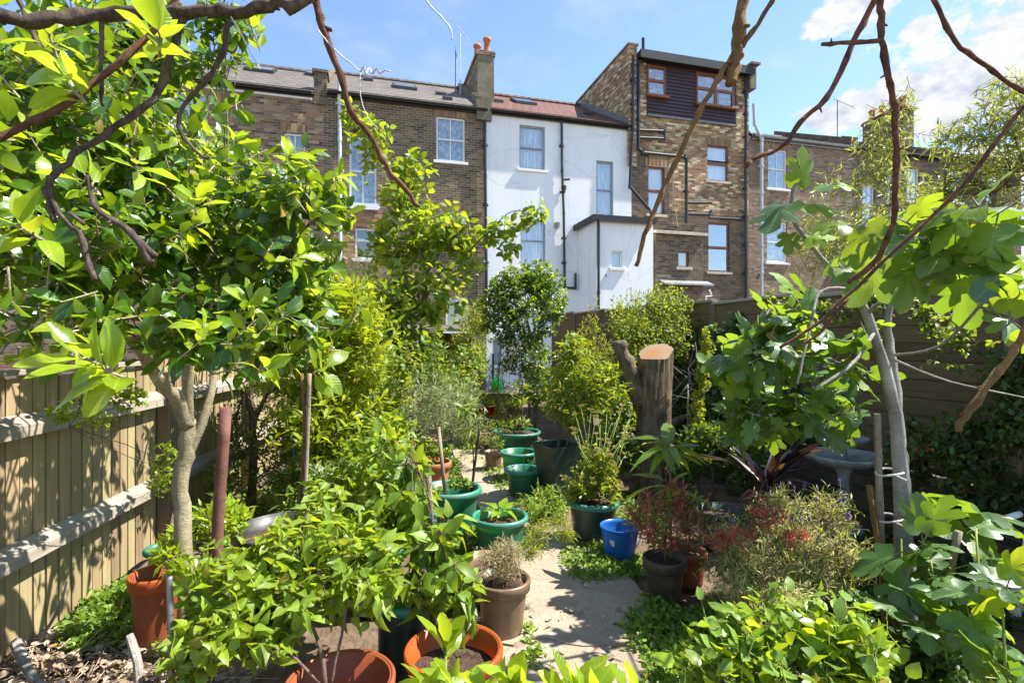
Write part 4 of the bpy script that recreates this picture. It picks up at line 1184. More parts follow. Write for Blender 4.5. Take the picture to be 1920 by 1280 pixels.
# ------------------------------------------------------------------ pots
def pot(px, py, wpx, zr, mats, label, taper=.72, rim=.035, rimh=.05, soil=.06, name='flower_pot', cat='flower pot', lip='round', group='flower pots in the garden', soilmat='potsoil', saucer=False, tilt=(0, 0)):
    Y = (CAMZ - zr) * FPX / (py - HOR); r = wpx / 2 / FPX * Y; c = P(px, py, Y)
    e = empty(name, (c[0], c[1], 0), random.uniform(0, 6), label, cat, group)
    th = .007; rb = r * taper
    def rad(z): return rb + (r - rim - rb) * (z / zr)
    prof = [(.001, .012), (rb * .93, .012), (rb * .96, .0), (rb, .004)]
    nn = 7
    for i in range(1, nn + 1):
        z = (zr - rimh) * i / nn; prof.append((rad(z), z))
    ri = rad(zr) - th
    body = MB(); body.lathe(prof + [(ri + th, zr - .004), (ri, zr - .004), (rad(zr * .5) - th, zr * .5), (rb - th, .02), (.001, .02)], 48)
    bo = body.build('body', M[mats[0]], e, smooth=True)
    rm = MB()
    if lip == 'round':
        pts = [(ri + th * .4 + rim * .5 + (rim * .62) * math.cos(a), zr - rimh * .35 + rimh * .52 * math.sin(a)) for a in np.linspace(math.pi, -math.pi, 14)]
        rm.lathe(pts, 48)
    else:
        rm.lathe([(ri + th + .001, zr - rimh * 1.6), (r - .006, zr - rimh * 1.55), (r, zr - rimh * 1.5), (r + .004, zr - .008), (r - .002, zr), (r - .012, zr), (r - .016, zr - .012), (ri + .001, zr - rimh * 1.6)], 48)
    rm.build('rim', M[mats[1]], e, smooth=True)
    rs_ = random.Random(int(px)); s = MB(); zs = zr - soil; R_ = rad(zs) - th * 1.2
    rings = [(R_ * k / 7) for k in range(1, 8)]
    base = len(s.v); s.v.append((0, 0, zs + .015))
    for k, rr_ in enumerate(rings):
        for a in range(28):
            an = 2 * math.pi * a / 28; s.v.append((rr_ * math.cos(an), rr_ * math.sin(an), zs + (rs_.uniform(-.008, .012) if k < 6 else 0) + .02 * (1 - k / 6)))
    for a in range(28): s.f.append((0, 1 + a, 1 + (a + 1) % 28))
    for k in range(6):
        for a in range(28):
            i0 = 1 + k * 28 + a; i1 = 1 + k * 28 + (a + 1) % 28; s.f.append((i0, i0 + 28, i1 + 28, i1))
    s.build('soil', M[soilmat], e, smooth=True)
    if saucer:
        sc = MB(); sc.lathe([(.001, .002), (rb * 1.2, .002), (rb * 1.35, .03), (rb * 1.3, .03), (rb * 1.15, .008), (.001, .008)], 40); sc.build('saucer', M[mats[1]], e, smooth=True)
    e.rotation_euler[0] += tilt[0]; e.rotation_euler[1] += tilt[1]
    return c, Y, r, e
G2 = ('pl_green', 'pl_rim')
pot(851, 1212, 182, .38, ('pl_orange', 'pl_orange'), 'bright orange plastic pot of bare soil beside the concrete path', .76, .012, .03, .1, lip='band')
pot(638, 1272, 200, .37, ('pl_terra', 'pl_terra'), 'red brown plastic pot with a thick band rim at the bottom edge', .76, .014, .05, .16, lip='band')
pot(765, 1112, 135, .42, ('pl_dark', 'pl_teal'), 'tall dark green pot behind the orange pot, mostly hidden by leaves', .8)
pot(942, 1082, 104, .33, ('pl_bronze', 'pl_bronze'), 'bronze brown pot holding a straw coloured dry plant', .7, .012, .04, .04, lip='band')
pot(908, 1046, 84, .27, ('pl_bronze', 'pl_bronze'), 'bronze brown pot of bare soil just behind the dry plant pot', .72, .012, .03, .09, lip='band')
pot(937, 966, 108, .33, G2, 'green round rimmed pot with one pale broad leaved seedling', .72, .03, .045, .07)
pot(846, 914, 116, .43, G2, 'large green round rimmed pot with two thin stakes', .72, .035, .055, .14)
pot(812, 864, 68, .33, ('pl_clay', 'pl_clay'), 'faded clay pot behind the large green staked pot', .74, .012, .05, .05, lip='band')
pot(822, 836, 60, .37, G2, 'green pot behind the faded clay pot, left of the path', .75, .03, .045, .09)
pot(980, 878, 70, .30, G2, 'small green pot with two upright yellow shoots beside the square planter', .7, .03, .045, .1)
pot(972, 846, 70, .36, G2, 'empty looking green pot behind the one with yellow shoots', .74, .03, .045, .1)
pot(968, 808, 92, .33, G2, 'wide shallow green bowl pot with a slim staked sapling', .7, .035, .05, .04)
pot(1030, 830, 60, .36, G2, 'green pot half hidden behind the square dark planter', .74, .03, .045, .1)
pot(925, 845, 36, .26, ('pl_bronze', 'pl_bronze'), 'small brown pot of pale herb left of the green pots', .72, .01, .03, .03, lip='band')
pot(1112, 936, 100, .36, ('pl_dark', 'pl_rim'), 'dark green pot overflowing with yellow tinged umbel plant', .72, .03, .05, .04)
pot(1246, 1043, 80, .27, ('pl_brown', 'pl_brown'), 'small dark brown pot holding the red leaved plant', .72, .012, .05, .05, lip='band')
pot(292, 1072, 88, .42, ('pl_terra', 'pl_orange'), 'tall terracotta coloured pot standing against the pale timber fence', .74, .012, .05, .12, lip='band')
pot(300, 1026, 56, .40, ('pl_teal', 'pl_teal'), 'teal pot behind the pale forked trunk by the fence', .76)
pot(533, 985, 178, .36, ('pl_black', 'pl_black'), 'wide black plastic tub with a grey stake standing in it', .8, .02, .04, .1, lip='band', name='plastic_tub', cat='tub')
pot(702, 1022, 116, .40, ('pl_teal', 'pl_teal'), 'bright teal pot peeping through the bright leaved shrub', .75, .03, .05, .06)
pot(665, 842, 60, .30, ('pl_terra', 'pl_orange'), 'orange clay coloured pot far back among shrubs on the left', .74, .012, .04, .05, lip='band')
pot(706, 902, 52, .24, ('pl_terra', 'pl_orange'), 'small orange pot leaning among weeds left of the staked pot', .74, .012, .04, .05, lip='band', tilt=(.2, .25))
pot(545, 884, 40, .32, G2, 'green pot in deep shade behind the rusty pole', .75)
pot(1350, 955, 92, .30, ('pl_dark', 'pl_dark'), 'very dark green pot shaded by strap leaves behind the lavender', .78, .02, .04, .05)
pot(1290, 1030, 70, .24, ('pl_terra', 'pl_terra'), 'reddish pot almost hidden behind the red leaved plant', .74, .012, .04, .05, lip='band')
pot(897, 806, 62, .28, ('pl_clay', 'pl_clay'), 'far clay pot below the dark red flowers', .74, .012, .05, .05, lip='band')

# square tapering planter
def square_planter():
    c = P(1048, 838, 5.9); r0, r1, H = .135, .215, .62
    e = empty('square_planter', (c[0], c[1], 0), R(28), 'tall square tapering dark green planter holding the feathery lime tree', 'planter')
    mb = MB(); th = .012
    def ring(r, z): return [(-r, -r, z), (r, -r, z), (r, r, z), (-r, r, z)]
    mb.hexa(ring(r0, 0) + ring(r0 + .02, .05))
    L_ = [ring(r0 + .012, .052), ring(r1, H), ring(r1 - th, H), ring(r1 - th - .02, H - .1)]
    for a, b in zip(L_[:-1], L_[1:]):
        for k in range(4): mb.quad(a[k], a[(k + 1) % 4], b[(k + 1) % 4], b[k])
    mb.build('body', M['pl_dark'], e, bevel=.006)
    s = MB(); s.poly(ring(r1 - th - .02, H - .08)); s.build('soil', M['potsoil'], e)
    l = MB(); l.box(-.03, -r1 + .025, H * .68, .03, -r1 + .05, H * .68 + .02); l.build('slot', M['pl_black'], e)
    return e
square_planter()
# blue bucket
def bucket():
    zr = .27; Y = (CAMZ - zr) * FPX / (984 - HOR); c = P(1162, 984, Y); r = 37 / FPX * Y
    e = empty('bucket', (c[0], c[1], 0), .4, 'bright blue plastic bucket with a small white label', 'bucket')
    mb = MB(); mb.lathe([(.001, .006), (r * .66, .006), (r * .7, 0), (r * .72, .02), (r * .93, zr - .03), (r * .93, zr - .025), (r, zr - .02), (r, zr - .004), (r * .985, zr), (r * .95, zr), (r * .92, zr - .03), (r * .68, .02), (.001, .02)], 40)
    mb.build('body', M['pl_blue'], e, smooth=True)
    l = MB(); a = -2.35
    for k in range(4):
        a0, a1 = a + k * .07 - .4, a + (k + 1) * .07 - .4
        l.quad(*[(rr * math.cos(q), rr * math.sin(q), z) for q, z, rr in ((a0, .14, r * .86), (a1, .14, r * .86), (a1, .19, r * .905), (a0, .19, r * .905))])
    l.build('sticker', M['label'], e)
    h_ = MB(); h_.tube([(r * 1.02 * math.cos(t_), .05 + r * .5 * math.sin(t_) * 0 + r * .95 * (1 - math.sin(t_)) * .2 - r * .9, zr - .03 - .16 * math.sin(t_)) for t_ in np.linspace(0, math.pi, 14)], .004, 6); h_.build('handle', M['pl_blue'], e)
    for k, (x_, y_) in enumerate(((-.05, .03), (.04, -.02), (.0, .06))):
        pass
bucket()
# bird bath
def birdbath():
    Y = 4.85; c = P(1582, 860, Y)
    e = empty('bird_bath', (c[0], c[1], 0), .3, 'pale grey stone two tier bird bath on a slim column', 'bird bath')
    fl = lambda a, r, z: .03 * math.cos(a * 14) if r > .28 and z > .55 else 0
    mb = MB(); mb.lathe([(.001, 0), (.16, 0), (.16, .05), (.12, .08), (.07, .12), (.055, .2), (.05, .35), (.05, .54), (.07, .59), (.09, .62)], 28); mb.build('column', M['birdbath'], e, smooth=True)
    mb = MB(); mb.lathe([(.09, .62), (.2, .635), (.29, .668), (.325, .705), (.335, .725), (.32, .73), (.285, .70), (.18, .665), (.001, .66)], 84, flute=fl); mb.build('bowl', M['birdbath'], e, smooth=True)
    mb = MB(); mb.lathe([(.001, .64), (.035, .64), (.03, .70), (.025, .78), (.06, .82), (.17, .84), (.20, .87), (.205, .885), (.185, .885), (.15, .86), (.001, .85)], 40); mb.build('upper_dish', M['birdbath'], e, smooth=True)
    mb = MB()
    for k in range(8):
        a = 2 * math.pi * k / 8; mb.tube([(.095 * math.cos(a), .095 * math.sin(a), .862), (.095 * math.cos(a), .095 * math.sin(a), .95)], .007, 6)
    mb.lathe([(.085, .95), (.107, .95), (.107, .965), (.085, .965), (.085, .95)], 24); mb.build('railing', M['birdbath'], e)
birdbath()
# cut tree stump
def stump():
    Y = 6.2; c = P(1222, 900, Y); b = np.array([c[0], Y, 0])
    e = empty('tree_stump', b, 0, 'thick sawn off tree trunk with an orange brown cut top', 'tree stump')
    rr = random.Random(2); mb = MB(); n = 56; H = 1.68
    prof = [(0, .25), (.12, .215), (.4, .2), (.8, .192), (1.1, .19), (1.4, .188), (1.55, .188)]
    ph = [rr.uniform(0, 6) for _ in range(5)]
    def rad(a, r, z): return r * (1 + .04 * math.sin(3 * a + ph[0] + z) + .03 * math.sin(7 * a + ph[1] + z * 2) + .025 * math.sin(17 * a + ph[2] - z * 5) + .02 * math.sin(23 * a + ph[3] + z * 9) + rr.uniform(-.006, .006))
    ringv = []
    for z, r in prof: ringv.append([(rad(a, r, z) * math.cos(a) + .03 * z, rad(a, r, z) * math.sin(a), z) for a in np.linspace(0, 2 * math.pi, n, endpoint=False)])
    top = [(x, y, z + .05 + .30 * x + .5 * y) for x, y, z in ringv[-1]]
    ringv.append(top)
    for a, b2 in zip(ringv[:-1], ringv[1:]):
        for k in range(n): mb.quad(a[k], a[(k + 1) % n], b2[(k + 1) % n], b2[k])
    tr = mb.build('trunk', M['stumpbark'], e, smooth=True)
    cz = sum(p_[2] for p_ in top) / n; cm = MB()
    for k in range(n):
        p0, p1 = top[k], top[(k + 1) % n]
        cm.quad((p0[0], p0[1], p0[2] + .002), (p1[0], p1[1], p1[2] + .002), (.046 + (p1[0] - .046) * .5, p1[1] * .5, (p1[2] + cz) / 2 + .006), (.046 + (p0[0] - .046) * .5, p0[1] * .5, (p0[2] + cz) / 2 + .006))
        cm.poly([(.046 + (p0[0] - .046) * .5, p0[1] * .5, (p0[2] + cz) / 2 + .006), (.046 + (p1[0] - .046) * .5, p1[1] * .5, (p1[2] + cz) / 2 + .006), (.046, 0, cz + .006)])
    cm.build('cut_face', M['cutwood'], tr)
    f = MB(); pts = [(-.12, .0, 1.0), (-.21, -.02, 1.25), (-.27, -.03, 1.45), (-.36, -.04, 1.62), (-.39, -.04, 1.76)]
    f.tube(smooth_path(pts, 3), np.linspace(.10, .065, 13) + np.array([0, 0, 0, 0, 0, .01, .0, .02, .01, .0, .015, .02, .0]), 12, True, .14, random)
    f.build('dead_fork', M['stumpbark'], e, smooth=True)
stump()
def fallen_log(px0, py0, px1, py1, Y, r, label):
    a, b = P(px0, py0, Y), P(px1, py1, Y + .6); e0 = a.copy(); mb = MB()
    mb.tube(smooth_path([a, (a + b) / 2 + np.array([0, 0, .04]), b], 4), np.linspace(r, r * .7, 9), 10, True, .12, random)
    tag(mb.build('dead_log', M['stumpbark'], None, smooth=True), label, 'log', 'dead logs by the stump')
fallen_log(1142, 745, 1185, 782, 6.9, .07, 'dead grey log slanting left of the sawn trunk')
fallen_log(1250, 800, 1330, 770, 6.8, .05, 'thin dead branch lying in shade right of the sawn trunk')

# poles, stakes
def pole(pts, r, mat, name, label, cat, cap=None, n=10, parent_extra=None, group=None):
    w_ = [P(*q) if len(q) == 3 else np.array(q) for q in pts]
    mb = MB(); sp_ = smooth_path(w_, 3); mb.tube(sp_, np.linspace(r[0], r[1], len(sp_)) if isinstance(r, tuple) else r, n, True, .05, random)
    o = mb.build(name, M[mat], None, smooth=False)
    for p_ in o.data.polygons: p_.use_smooth = len(p_.vertices) == 4
    tag(o, label, cat, group)
    return o
Yp = 2.95
pole([(402, 1240, Yp), (408, 1000, Yp), (424, 764, Yp)], .031, 'rust', 'metal_pole', 'rusty red brown metal pole standing left of the black tub', 'pole')
pole([(322, 1290, 2.3), (318, 1120, 2.3), (317, 1080, 2.3)], .013, 'grey_metal', 'spade_handle', 'dark slim tool shaft with grey grip beside the pale trunk', 'garden tool')
pole([(564, 1085, 3.9), (576, 830, 3.9), (580, 700, 3.9)], .016, 'stake', 'garden_stake', 'grey wooden stake rising from the black tub', 'stake')
pole([(540, 1085, 3.9), (570, 850, 3.9), (566, 700, 3.9)], .012, 'branch_tan', 'bamboo_cane', 'thin brown cane crossing beside the grey stake in the tub', 'cane')
pole([(816, 1245, 2.9), (812, 1080, 2.9), (804, 892, 2.9)] , .014, 'stake', 'garden_stake', 'short grey stake tied with blue twine', 'stake')
pole([(530, 978, 5.2), (553, 840, 5.2)], .012, 'tie', 'bamboo_cane', 'blue painted cane in shade behind the rusty pole', 'cane')
pole([(836, 940, 4.6), (822, 800, 4.6)], .016, 'stake', 'garden_stake', 'pale stake standing in the large green pot', 'stake')
pole([(884, 925, 4.85), (893, 850, 4.9), (899, 800, 4.9)], .011, 'pl_black', 'garden_stake', 'thin black stake in the large green pot', 'stake')
pole([(1742, 1245, 2.9), (1770, 1120, 2.9), (1798, 995, 2.9)], .019, 'stake', 'garden_stake', 'brown stake leaning among the young fig leaves', 'stake')
pole([(1660, 1185, 3.25), (1650, 960, 3.25), (1645, 776, 3.25)], .02, 'stake', 'garden_stake', 'weathered grey stake tied to the fig trunk', 'stake')
pole([(1675, 1190, 3.2), (1630, 910, 3.2)], .02, 'branch_tan', 'garden_stake', 'short broken brown stake left of the fig trunk', 'stake')
def tie_ring(px, py, Y, r, mat, label, sy=1.0):
    c = P(px, py, Y); mb = MB()
    mb.tube([(c[0] + r * math.cos(a), c[1] + r * sy * math.sin(a), c[2] + .012 * math.sin(a * 1.5)) for a in np.linspace(0, 6.4, 20)], .006, 6)
    mb.tube([(c[0] - .01, c[1] - r * sy, c[2]), (c[0] + .03, c[1] - r * sy - .03, c[2] - .02)], .006, 5)
    tag(mb.build('plant_tie', M[mat]), label, 'plant tie')
tie_ring(810, 965, 2.88, .026, 'tie', 'blue twine knotted round the short stake')
tie_ring(1668, 886, 3.2, .07, 'wire', 'upper pale wire loop round the fig trunk and its stake')
tie_ring(1668, 972, 3.2, .07, 'wire', 'lower pale wire loop near the base of the fig stake')
# green bell cloche
def cloche():
    c = P(932, 734, 10.6); b = np.array([c[0], c[1], c[2]]); e = empty('garden_cloche', b, 0, 'bright green bell shaped cloche on a low ledge in front of the white wall', 'cloche')
    mb = MB(); mb.lathe([(.125, 0), (.12, .02), (.118, .12), (.10, .22), (.07, .27), (.03, .29), (.001, .292)], 24); mb.build('bell', M['cloche'], e, smooth=True)
    mb = MB(); mb.lathe([(.02, .288), (.018, .31), (.04, .32), (.04, .335), (.001, .34)], 16); mb.build('knob', M['cloche'], e, smooth=True)
    l = MB(); l.box(c[0] - .9, 10.3, -.2, c[0] + .5, 10.9, c[2] - .002)
    tag(l.build('raised_bed', M['wallbrick'], None, bevel=.01), 'low brick edged bed under the green cloche', 'raised bed')
cloche()
# white plastic chair at the right edge
def chair():
    c = P(1925, 1050, 3.05); b = np.array([c[0] + .12, c[1], 0]); e = empty('plastic_chair', b, R(-65), 'white plastic garden chair cut off by the right edge', 'chair')
    s = MB(); s.hexa([(-.22, -.22, .40), (.22, -.22, .40), (.2, .2, .38), (-.2, .2, .38), (-.22, -.22, .425), (.22, -.22, .425), (.2, .2, .405), (-.2, .2, .405)]); s.build('seat', M['pl_white'], e, bevel=.012)
    s = MB()
    for k in range(5):
        x = -.17 + k * .085; s.hexa([(x - .03, .2, .42), (x + .03, .2, .42), (x + .03, .215, .42), (x - .03, .215, .42), (x - .03, .3, .78), (x + .03, .3, .78), (x + .03, .315, .78), (x - .03, .315, .78)])
    s.hexa([(-.22, .295, .78), (.22, .295, .78), (.22, .32, .78), (-.22, .32, .78), (-.18, .31, .86), (.18, .31, .86), (.18, .33, .86), (-.18, .33, .86)]); s.build('backrest', M['pl_white'], e, bevel=.008)
    for sx in (-1, 1):
        for sy, yy in ((-1, -.24), (1, .26)):
            l = MB(); l.hexa([(sx * .25 - .025, yy - .025, 0), (sx * .25 + .025, yy - .025, 0), (sx * .25 + .025, yy + .025, 0), (sx * .25 - .025, yy + .025, 0), (sx * .205 - .03, yy * .8 - .03, .4), (sx * .205 + .03, yy * .8 - .03, .4), (sx * .205 + .03, yy * .8 + .03, .4), (sx * .205 - .03, yy * .8 + .03, .4)])
            l.build('leg', M['pl_white'], e, bevel=.01)
        a = MB(); a.tube(smooth_path([(sx * .235, -.2, .41), (sx * .26, -.2, .6), (sx * .26, .0, .63), (sx * .23, .27, .66)], 4), .02, 8); a.build('armrest', M['pl_white'], e, smooth=True)
chair()
# back patio: door porch, trellis, table
def backyard():
    # dark open doorway shed porch under the mulberry-like tree
    c = P(835, 660, 12.2); e = empty('garden_shed', (c[0], c[1], 0), AN, 'small dark open fronted shed with white posts far behind the trees', 'shed')
    w_ = MB(); w_.box(-.7, .9, 0, .7, .95, 1.95); w_.box(-.7, .05, 0, -.66, .9, 1.95); w_.box(.66, .05, 0, .7, .9, 1.95); w_.build('wall', M['plank_dark'], e)
    r = MB(); r.hexa([(-.85, -.15, 1.98), (.85, -.15, 1.98), (.85, 1.1, 2.1), (-.85, 1.1, 2.1), (-.85, -.15, 2.04), (.85, -.15, 2.04), (.85, 1.1, 2.16), (-.85, 1.1, 2.16)]); r.build('roof', M['slate'], e)
    for x in (-.66, .66):
        p = MB(); p.box(x - .045, -.04, 0, x + .045, .045, 1.98); p.build('post', M['white_paint'], e)
    # wire trellis
    c = P(895, 700, 10.9); e = empty('wire_trellis', (c[0], c[1], 0), .1, 'black wire mesh trellis panel left of the green cloche', 'trellis')
    m = MB()
    for i in range(-10, 11):
        for s in (-1, 1):
            x0 = i * .07; z0, z1 = .5, 1.3
            lo, hi = sorted(((-.3 - x0) / (s * .6) + .9, (.3 - x0) / (s * .6) + .9))
            z0, z1 = max(z0, lo), min(z1, hi)
            if z1 - z0 > .03: m.tube([(x0 + s * .6 * (z0 - .9), 0, z0), (x0 + s * .6 * (z1 - .9), 0, z1)], .004, 3, False)
    m.build('mesh', M['pl_black'], e)
    for x in (-.32, .32):
        p = MB(); p.box(x - .02, -.02, 0, x + .02, .02, 1.5); p.build('post', M['pl_dark'], e)
backyard()
# ------------------------------------------------------------------ plants
def G0(px, Y): return (px, HOR + CAMZ * FPX / Y, Y)   # foot on the ground under pixel column px

# big glossy evergreen on the left
def ever_extra(lv, lv2, tw, rng):
    # single sprays nearest the viewpoint
    pts = [(190, 690, 1.25, (-.3, -.2, .2), .17), (150, 670, 1.3, (-.7, -.2, .3), .15), (120, 150, 1.05, (-.3, -.4, .5), .12), (300, 60, 1.1, (.2, -.3, .5), .11), (90, 60, 1.15, (.1, -.4, .5), .11), (365, 370, 1.5, (.1, -.3, .9), .12), (255, 300, 1.4, (.1, -.3, .9), .10),
           (600, 400, 2.0, (.8, -.2, .5), .13), (545, 290, 2.1, (.6, -.2, .6), .12), (440, 250, 2.1, (.2, -.2, 1), .10), (30, 420, 1.0, (-.2, -.5, .3), .11), (640, 330, 2.0, (.9, 0, .3), .10), (610, 690, 1.7, (.8, -.3, .3), .12),
           (380, 610, 1.7, (.2, -.5, .6), .10), (470, 560, 1.9, (.5, -.4, .5), .12), (280, 80, 1.5, (0, -.3, .8), .13), (160, 330, 1.3, (-.2, -.3, .5), .11), (560, 480, 1.9, (.8, -.3, .3), .11), (500, 690, 1.8, (.5, -.3, .2), .12)]
    p = np.array([P(a, b, c) for a, b, c, _, _ in pts]); ax = np.array([d for *_, d, _ in pts], float); 
    for i, (*_, Lf) in enumerate(pts):
        sprays(lv2, tw, rng, p[i:i + 1], ax[i:i + 1], 'elliptic', Lf * .76, 8, .05, (45, 95), .35, 1.05, .05, .01, .003, .2)
TR = [([G0(345, 3.15), (342, 1000, 3.15), (338, 905, 3.15), (350, 840, 3.15), (352, 790, 3.15)], .047, .043),
      ([(352, 800, 3.15), (330, 745, 3.05), (300, 715, 2.9), (250, 640, 2.6), (180, 520, 2.3), (120, 330, 2.1)], .042, .013),
      ([(352, 795, 3.15), (350, 720, 3.1), (352, 640, 3.0), (330, 450, 2.7), (300, 200, 2.5)], .036, .012),
      ([(352, 660, 3.0), (430, 560, 2.6), (520, 440, 2.4)], .022, .008)]
plant('evergreen_tree', 'large evergreen tree with broad glossy bright green leaves filling the upper left', 'tree',
      [(100, 190, 2.1, 190, 190, .5), (330, 340, 2.5, 180, 160, .5), (140, 470, 2.1, 240, 170, .55), (420, 480, 2.6, 170, 150, .5), (540, 400, 2.4, 80, 130, .35), (230, 100, 2.7, 190, 100, .45), (420, 610, 2.2, 180, 80, .4), (150, 600, 1.9, 170, 70, .35), (-40, 330, 1.7, 110, 250, .35), (560, 560, 2.5, 80, 110, .3), (520, 620, 2.4, 90, 70, .3), (420, 40, 2.8, 50, 50, .25), (620, 380, 2.4, 35, 40, .15), (230, 330, 3.3, 230, 200, .5), (420, 470, 3.5, 150, 130, .5), (60, 420, 2.6, 150, 130, .4)],
      1650, 'elliptic', .092, 5, 'evergreen', TR, 11, None, .12, .35, .6, .6, .2, (45, 100), .45, 1.1, .12, .012, .003, 'trunk_pale', ('crown', 'trunk'), extra=ever_extra, mat2='young', f2=.22, rough=.5, fork=.6)

# shrub and tree masses, left half, far to near
plant('olive_shrub', 'hazy grey green shrub with tiny leaves far back by the orange brick wall', 'shrub', [(640, 540, 11, 60, 60, .7), (690, 500, 11, 50, 50, .6), (600, 560, 10.5, 50, 70, .6)], 900, 'narrow', .07, 5, 'olive', [([G0(640, 11), (640, 560, 11)], .03, .01)], 21, sprig=.2)
plant('lime_shrub', 'bright yellow green long leaved shrub right of the glossy evergreen', 'shrub', [(560, 640, 5.2, 110, 110, .6), (660, 600, 5.6, 80, 80, .5), (650, 740, 5.5, 80, 60, .4), (590, 780, 5.0, 70, 60, .4), (600, 560, 5.0, 90, 60, .4), (520, 560, 4.6, 80, 60, .4), (680, 660, 5.3, 50, 60, .4)], 900, 'lance', .12, 7, 'lime', [([G0(590, 5.3), (590, 760, 5.3), (600, 640, 5.3)], .03, .012)], 22, sprig=.14, up=.8, out=.5, elev=(30, 80), droop=.15, wf=1.35)
plant('mulberry_tree', 'slim leafy tree with round bright leaves in front of the dark brick house', 'tree',
      [(700, 265, 9, 40, 60, .5), (660, 215, 9, 20, 35, .3), (750, 370, 9, 60, 60, .6), (800, 430, 8.8, 90, 60, .7), (740, 470, 9, 70, 60, .6), (850, 440, 8.6, 60, 40, .5), (800, 540, 8.6, 80, 70, .6), (720, 580, 8.4, 70, 80, .6), (760, 650, 8.3, 90, 60, .6), (870, 480, 8.6, 30, 30, .3), (770, 320, 9, 40, 40, .4)],
      600, 'broad', .15, 5, 'mid', [([G0(785, 8.6), (790, 640, 8.6), (795, 520, 8.7), (770, 420, 8.9), (705, 280, 9), (668, 200, 9)], .055, .008), ([(795, 520, 8.7), (840, 450, 8.6), (880, 420, 8.5)], .03, .008)], 23, sprig=.25, up=.35, out=.5, droop=.35, pet=.03, stem_mat='trunk_brown', parts=('crown', 'trunk'), mat2='lime', f2=.5, shell=.2)
plant('leafy_branch', 'thin arching leafy branch hanging in front of the white house', 'branch', [(960, 420, 8.4, 40, 22, .2), (1005, 405, 8.4, 35, 18, .2), (930, 440, 8.5, 25, 20, .2), (955, 460, 8.4, 30, 20, .2)], 40, 'broad', .15, 4, 'mid', [([(880, 470, 8.5), (920, 430, 8.5), (965, 395, 8.4), (1020, 410, 8.4)], .014, .005)], 24, sprig=.12, droop=.6, pet=.03, mat2='lime', f2=.4, base=P(880, 470, 8.5))
plant('dark_hedge_shrub', 'mid green bushy shrub under the slim round leaved tree', 'shrub', [(700, 640, 8.8, 60, 60, .6), (800, 690, 8.6, 80, 50, .5), (690, 720, 8, 60, 60, .5)], 420, 'broad', .10, 5, 'dark', [([G0(720, 8.5), (720, 680, 8.5)], .03, .012)], 25, sprig=.15)
plant('olive_bush', 'silvery grey green narrow leaved bush in the middle of the garden', 'bush', [(790, 750, 6.6, 90, 60, .6), (850, 760, 7.2, 60, 60, .5), (740, 780, 6.2, 60, 60, .5), (700, 760, 6.4, 50, 50, .4), (880, 800, 7.4, 40, 40, .4)], 520, 'narrow', .11, 7, 'olive', [([G0(800, 6.8), (800, 780, 6.8)], .03, .012)], 26, sprig=.18, up=.7)
plant('olive_sapling', 'small olive like sapling with a bare stem in the large green pot', 'sapling', [(818, 775, 4.75, 45, 30, .16), (805, 745, 4.75, 35, 30, .16), (845, 800, 4.8, 20, 16, .1)], 130, 'narrow', .06, 7, 'olive', [([(833, 925, 4.7), (828, 860, 4.7), (818, 800, 4.75)], .01, .005)], 27, sprig=.1, up=.8, twr=.0015)
plant('whip_sapling', 'thin whip sapling with drooping long leaves in the large green pot', 'sapling', [(886, 840, 4.9, 10, 20, .06), (878, 800, 4.9, 14, 24, .06), (870, 770, 4.9, 14, 20, .06)], 14, 'lance', .12, 4, 'mid', [([(882, 930, 4.9), (888, 860, 4.9), (878, 790, 4.9), (868, 760, 4.9)], .008, .003)], 28, sprig=.05, up=.4, droop=.8, twr=.0015)
plant('yellow_shrub', 'feathery yellow green shrub beside the wire trellis', 'shrub', [(880, 640, 10.5, 40, 60, .5), (900, 600, 10.5, 30, 40, .4), (860, 690, 10.2, 40, 40, .4)], 500, 'lance', .09, 5, 'lime', [([G0(885, 10.5), (885, 660, 10.5)], .025, .01)], 29, sprig=.18)
plant('laurel_tree', 'round dark green bushy tree standing in front of the white house', 'tree',
      [(985, 580, 9.3, 70, 75, .65), (940, 590, 9.3, 45, 50, .45), (1000, 520, 9.4, 50, 35, .4), (1030, 560, 9.3, 38, 50, .4), (985, 660, 9.2, 55, 45, .5), (1005, 720, 9.1, 40, 40, .4), (945, 535, 9.3, 28, 26, .3)],
      1000, 'elliptic', .085, 6, 'dark', [([G0(1004, 9.2), (1004, 760, 9.2), (1000, 660, 9.2), (985, 590, 9.3)], .05, .02), ([G0(990, 9.2), (992, 740, 9.2), (975, 660, 9.2)], .03, .015)], 30, sprig=.14, up=.6, wf=1.1, stem_mat='trunk_brown', parts=('crown', 'trunk'), mat2='mid', f2=.3, shell=.5)
plant('feathery_tree', 'feathery lime green small tree growing out of the square dark planter', 'small tree',
      [(1080, 700, 5.9, 55, 55, .35), (1120, 720, 5.9, 45, 40, .3), (1050, 740, 5.9, 40, 45, .28), (1085, 770, 5.9, 45, 40, .28), (1075, 655, 6.0, 30, 35, .2), (1140, 700, 5.9, 20, 20, .15)],
      300, 'lance', .095, 8, 'lime', [([(1045, 850, 5.9), (1052, 790, 5.9), (1065, 720, 5.9)], .014, .006), ([(1058, 850, 5.92), (1075, 790, 5.9), (1100, 730, 5.9)], .012, .006)], 31, sprig=.2, up=.3, droop=.35, elev=(40, 75), rough=.5, parts=('crown', 'trunk'), mat2='mid', f2=.35, wf=1.2)
plant('bowl_sapling', 'slim sapling with one big upright leaf in the wide shallow bowl', 'sapling', [(968, 790, 8.4, 30, 10, .25), (972, 740, 8.4, 18, 30, .12), (950, 795, 8.3, 20, 10, .1)], 60, 'lance', .12, 4, 'mid', [([(970, 808, 8.4), (973, 740, 8.4), (976, 640, 8.4)], .014, .006)], 32, sprig=.08, mat2='lime', f2=.4)
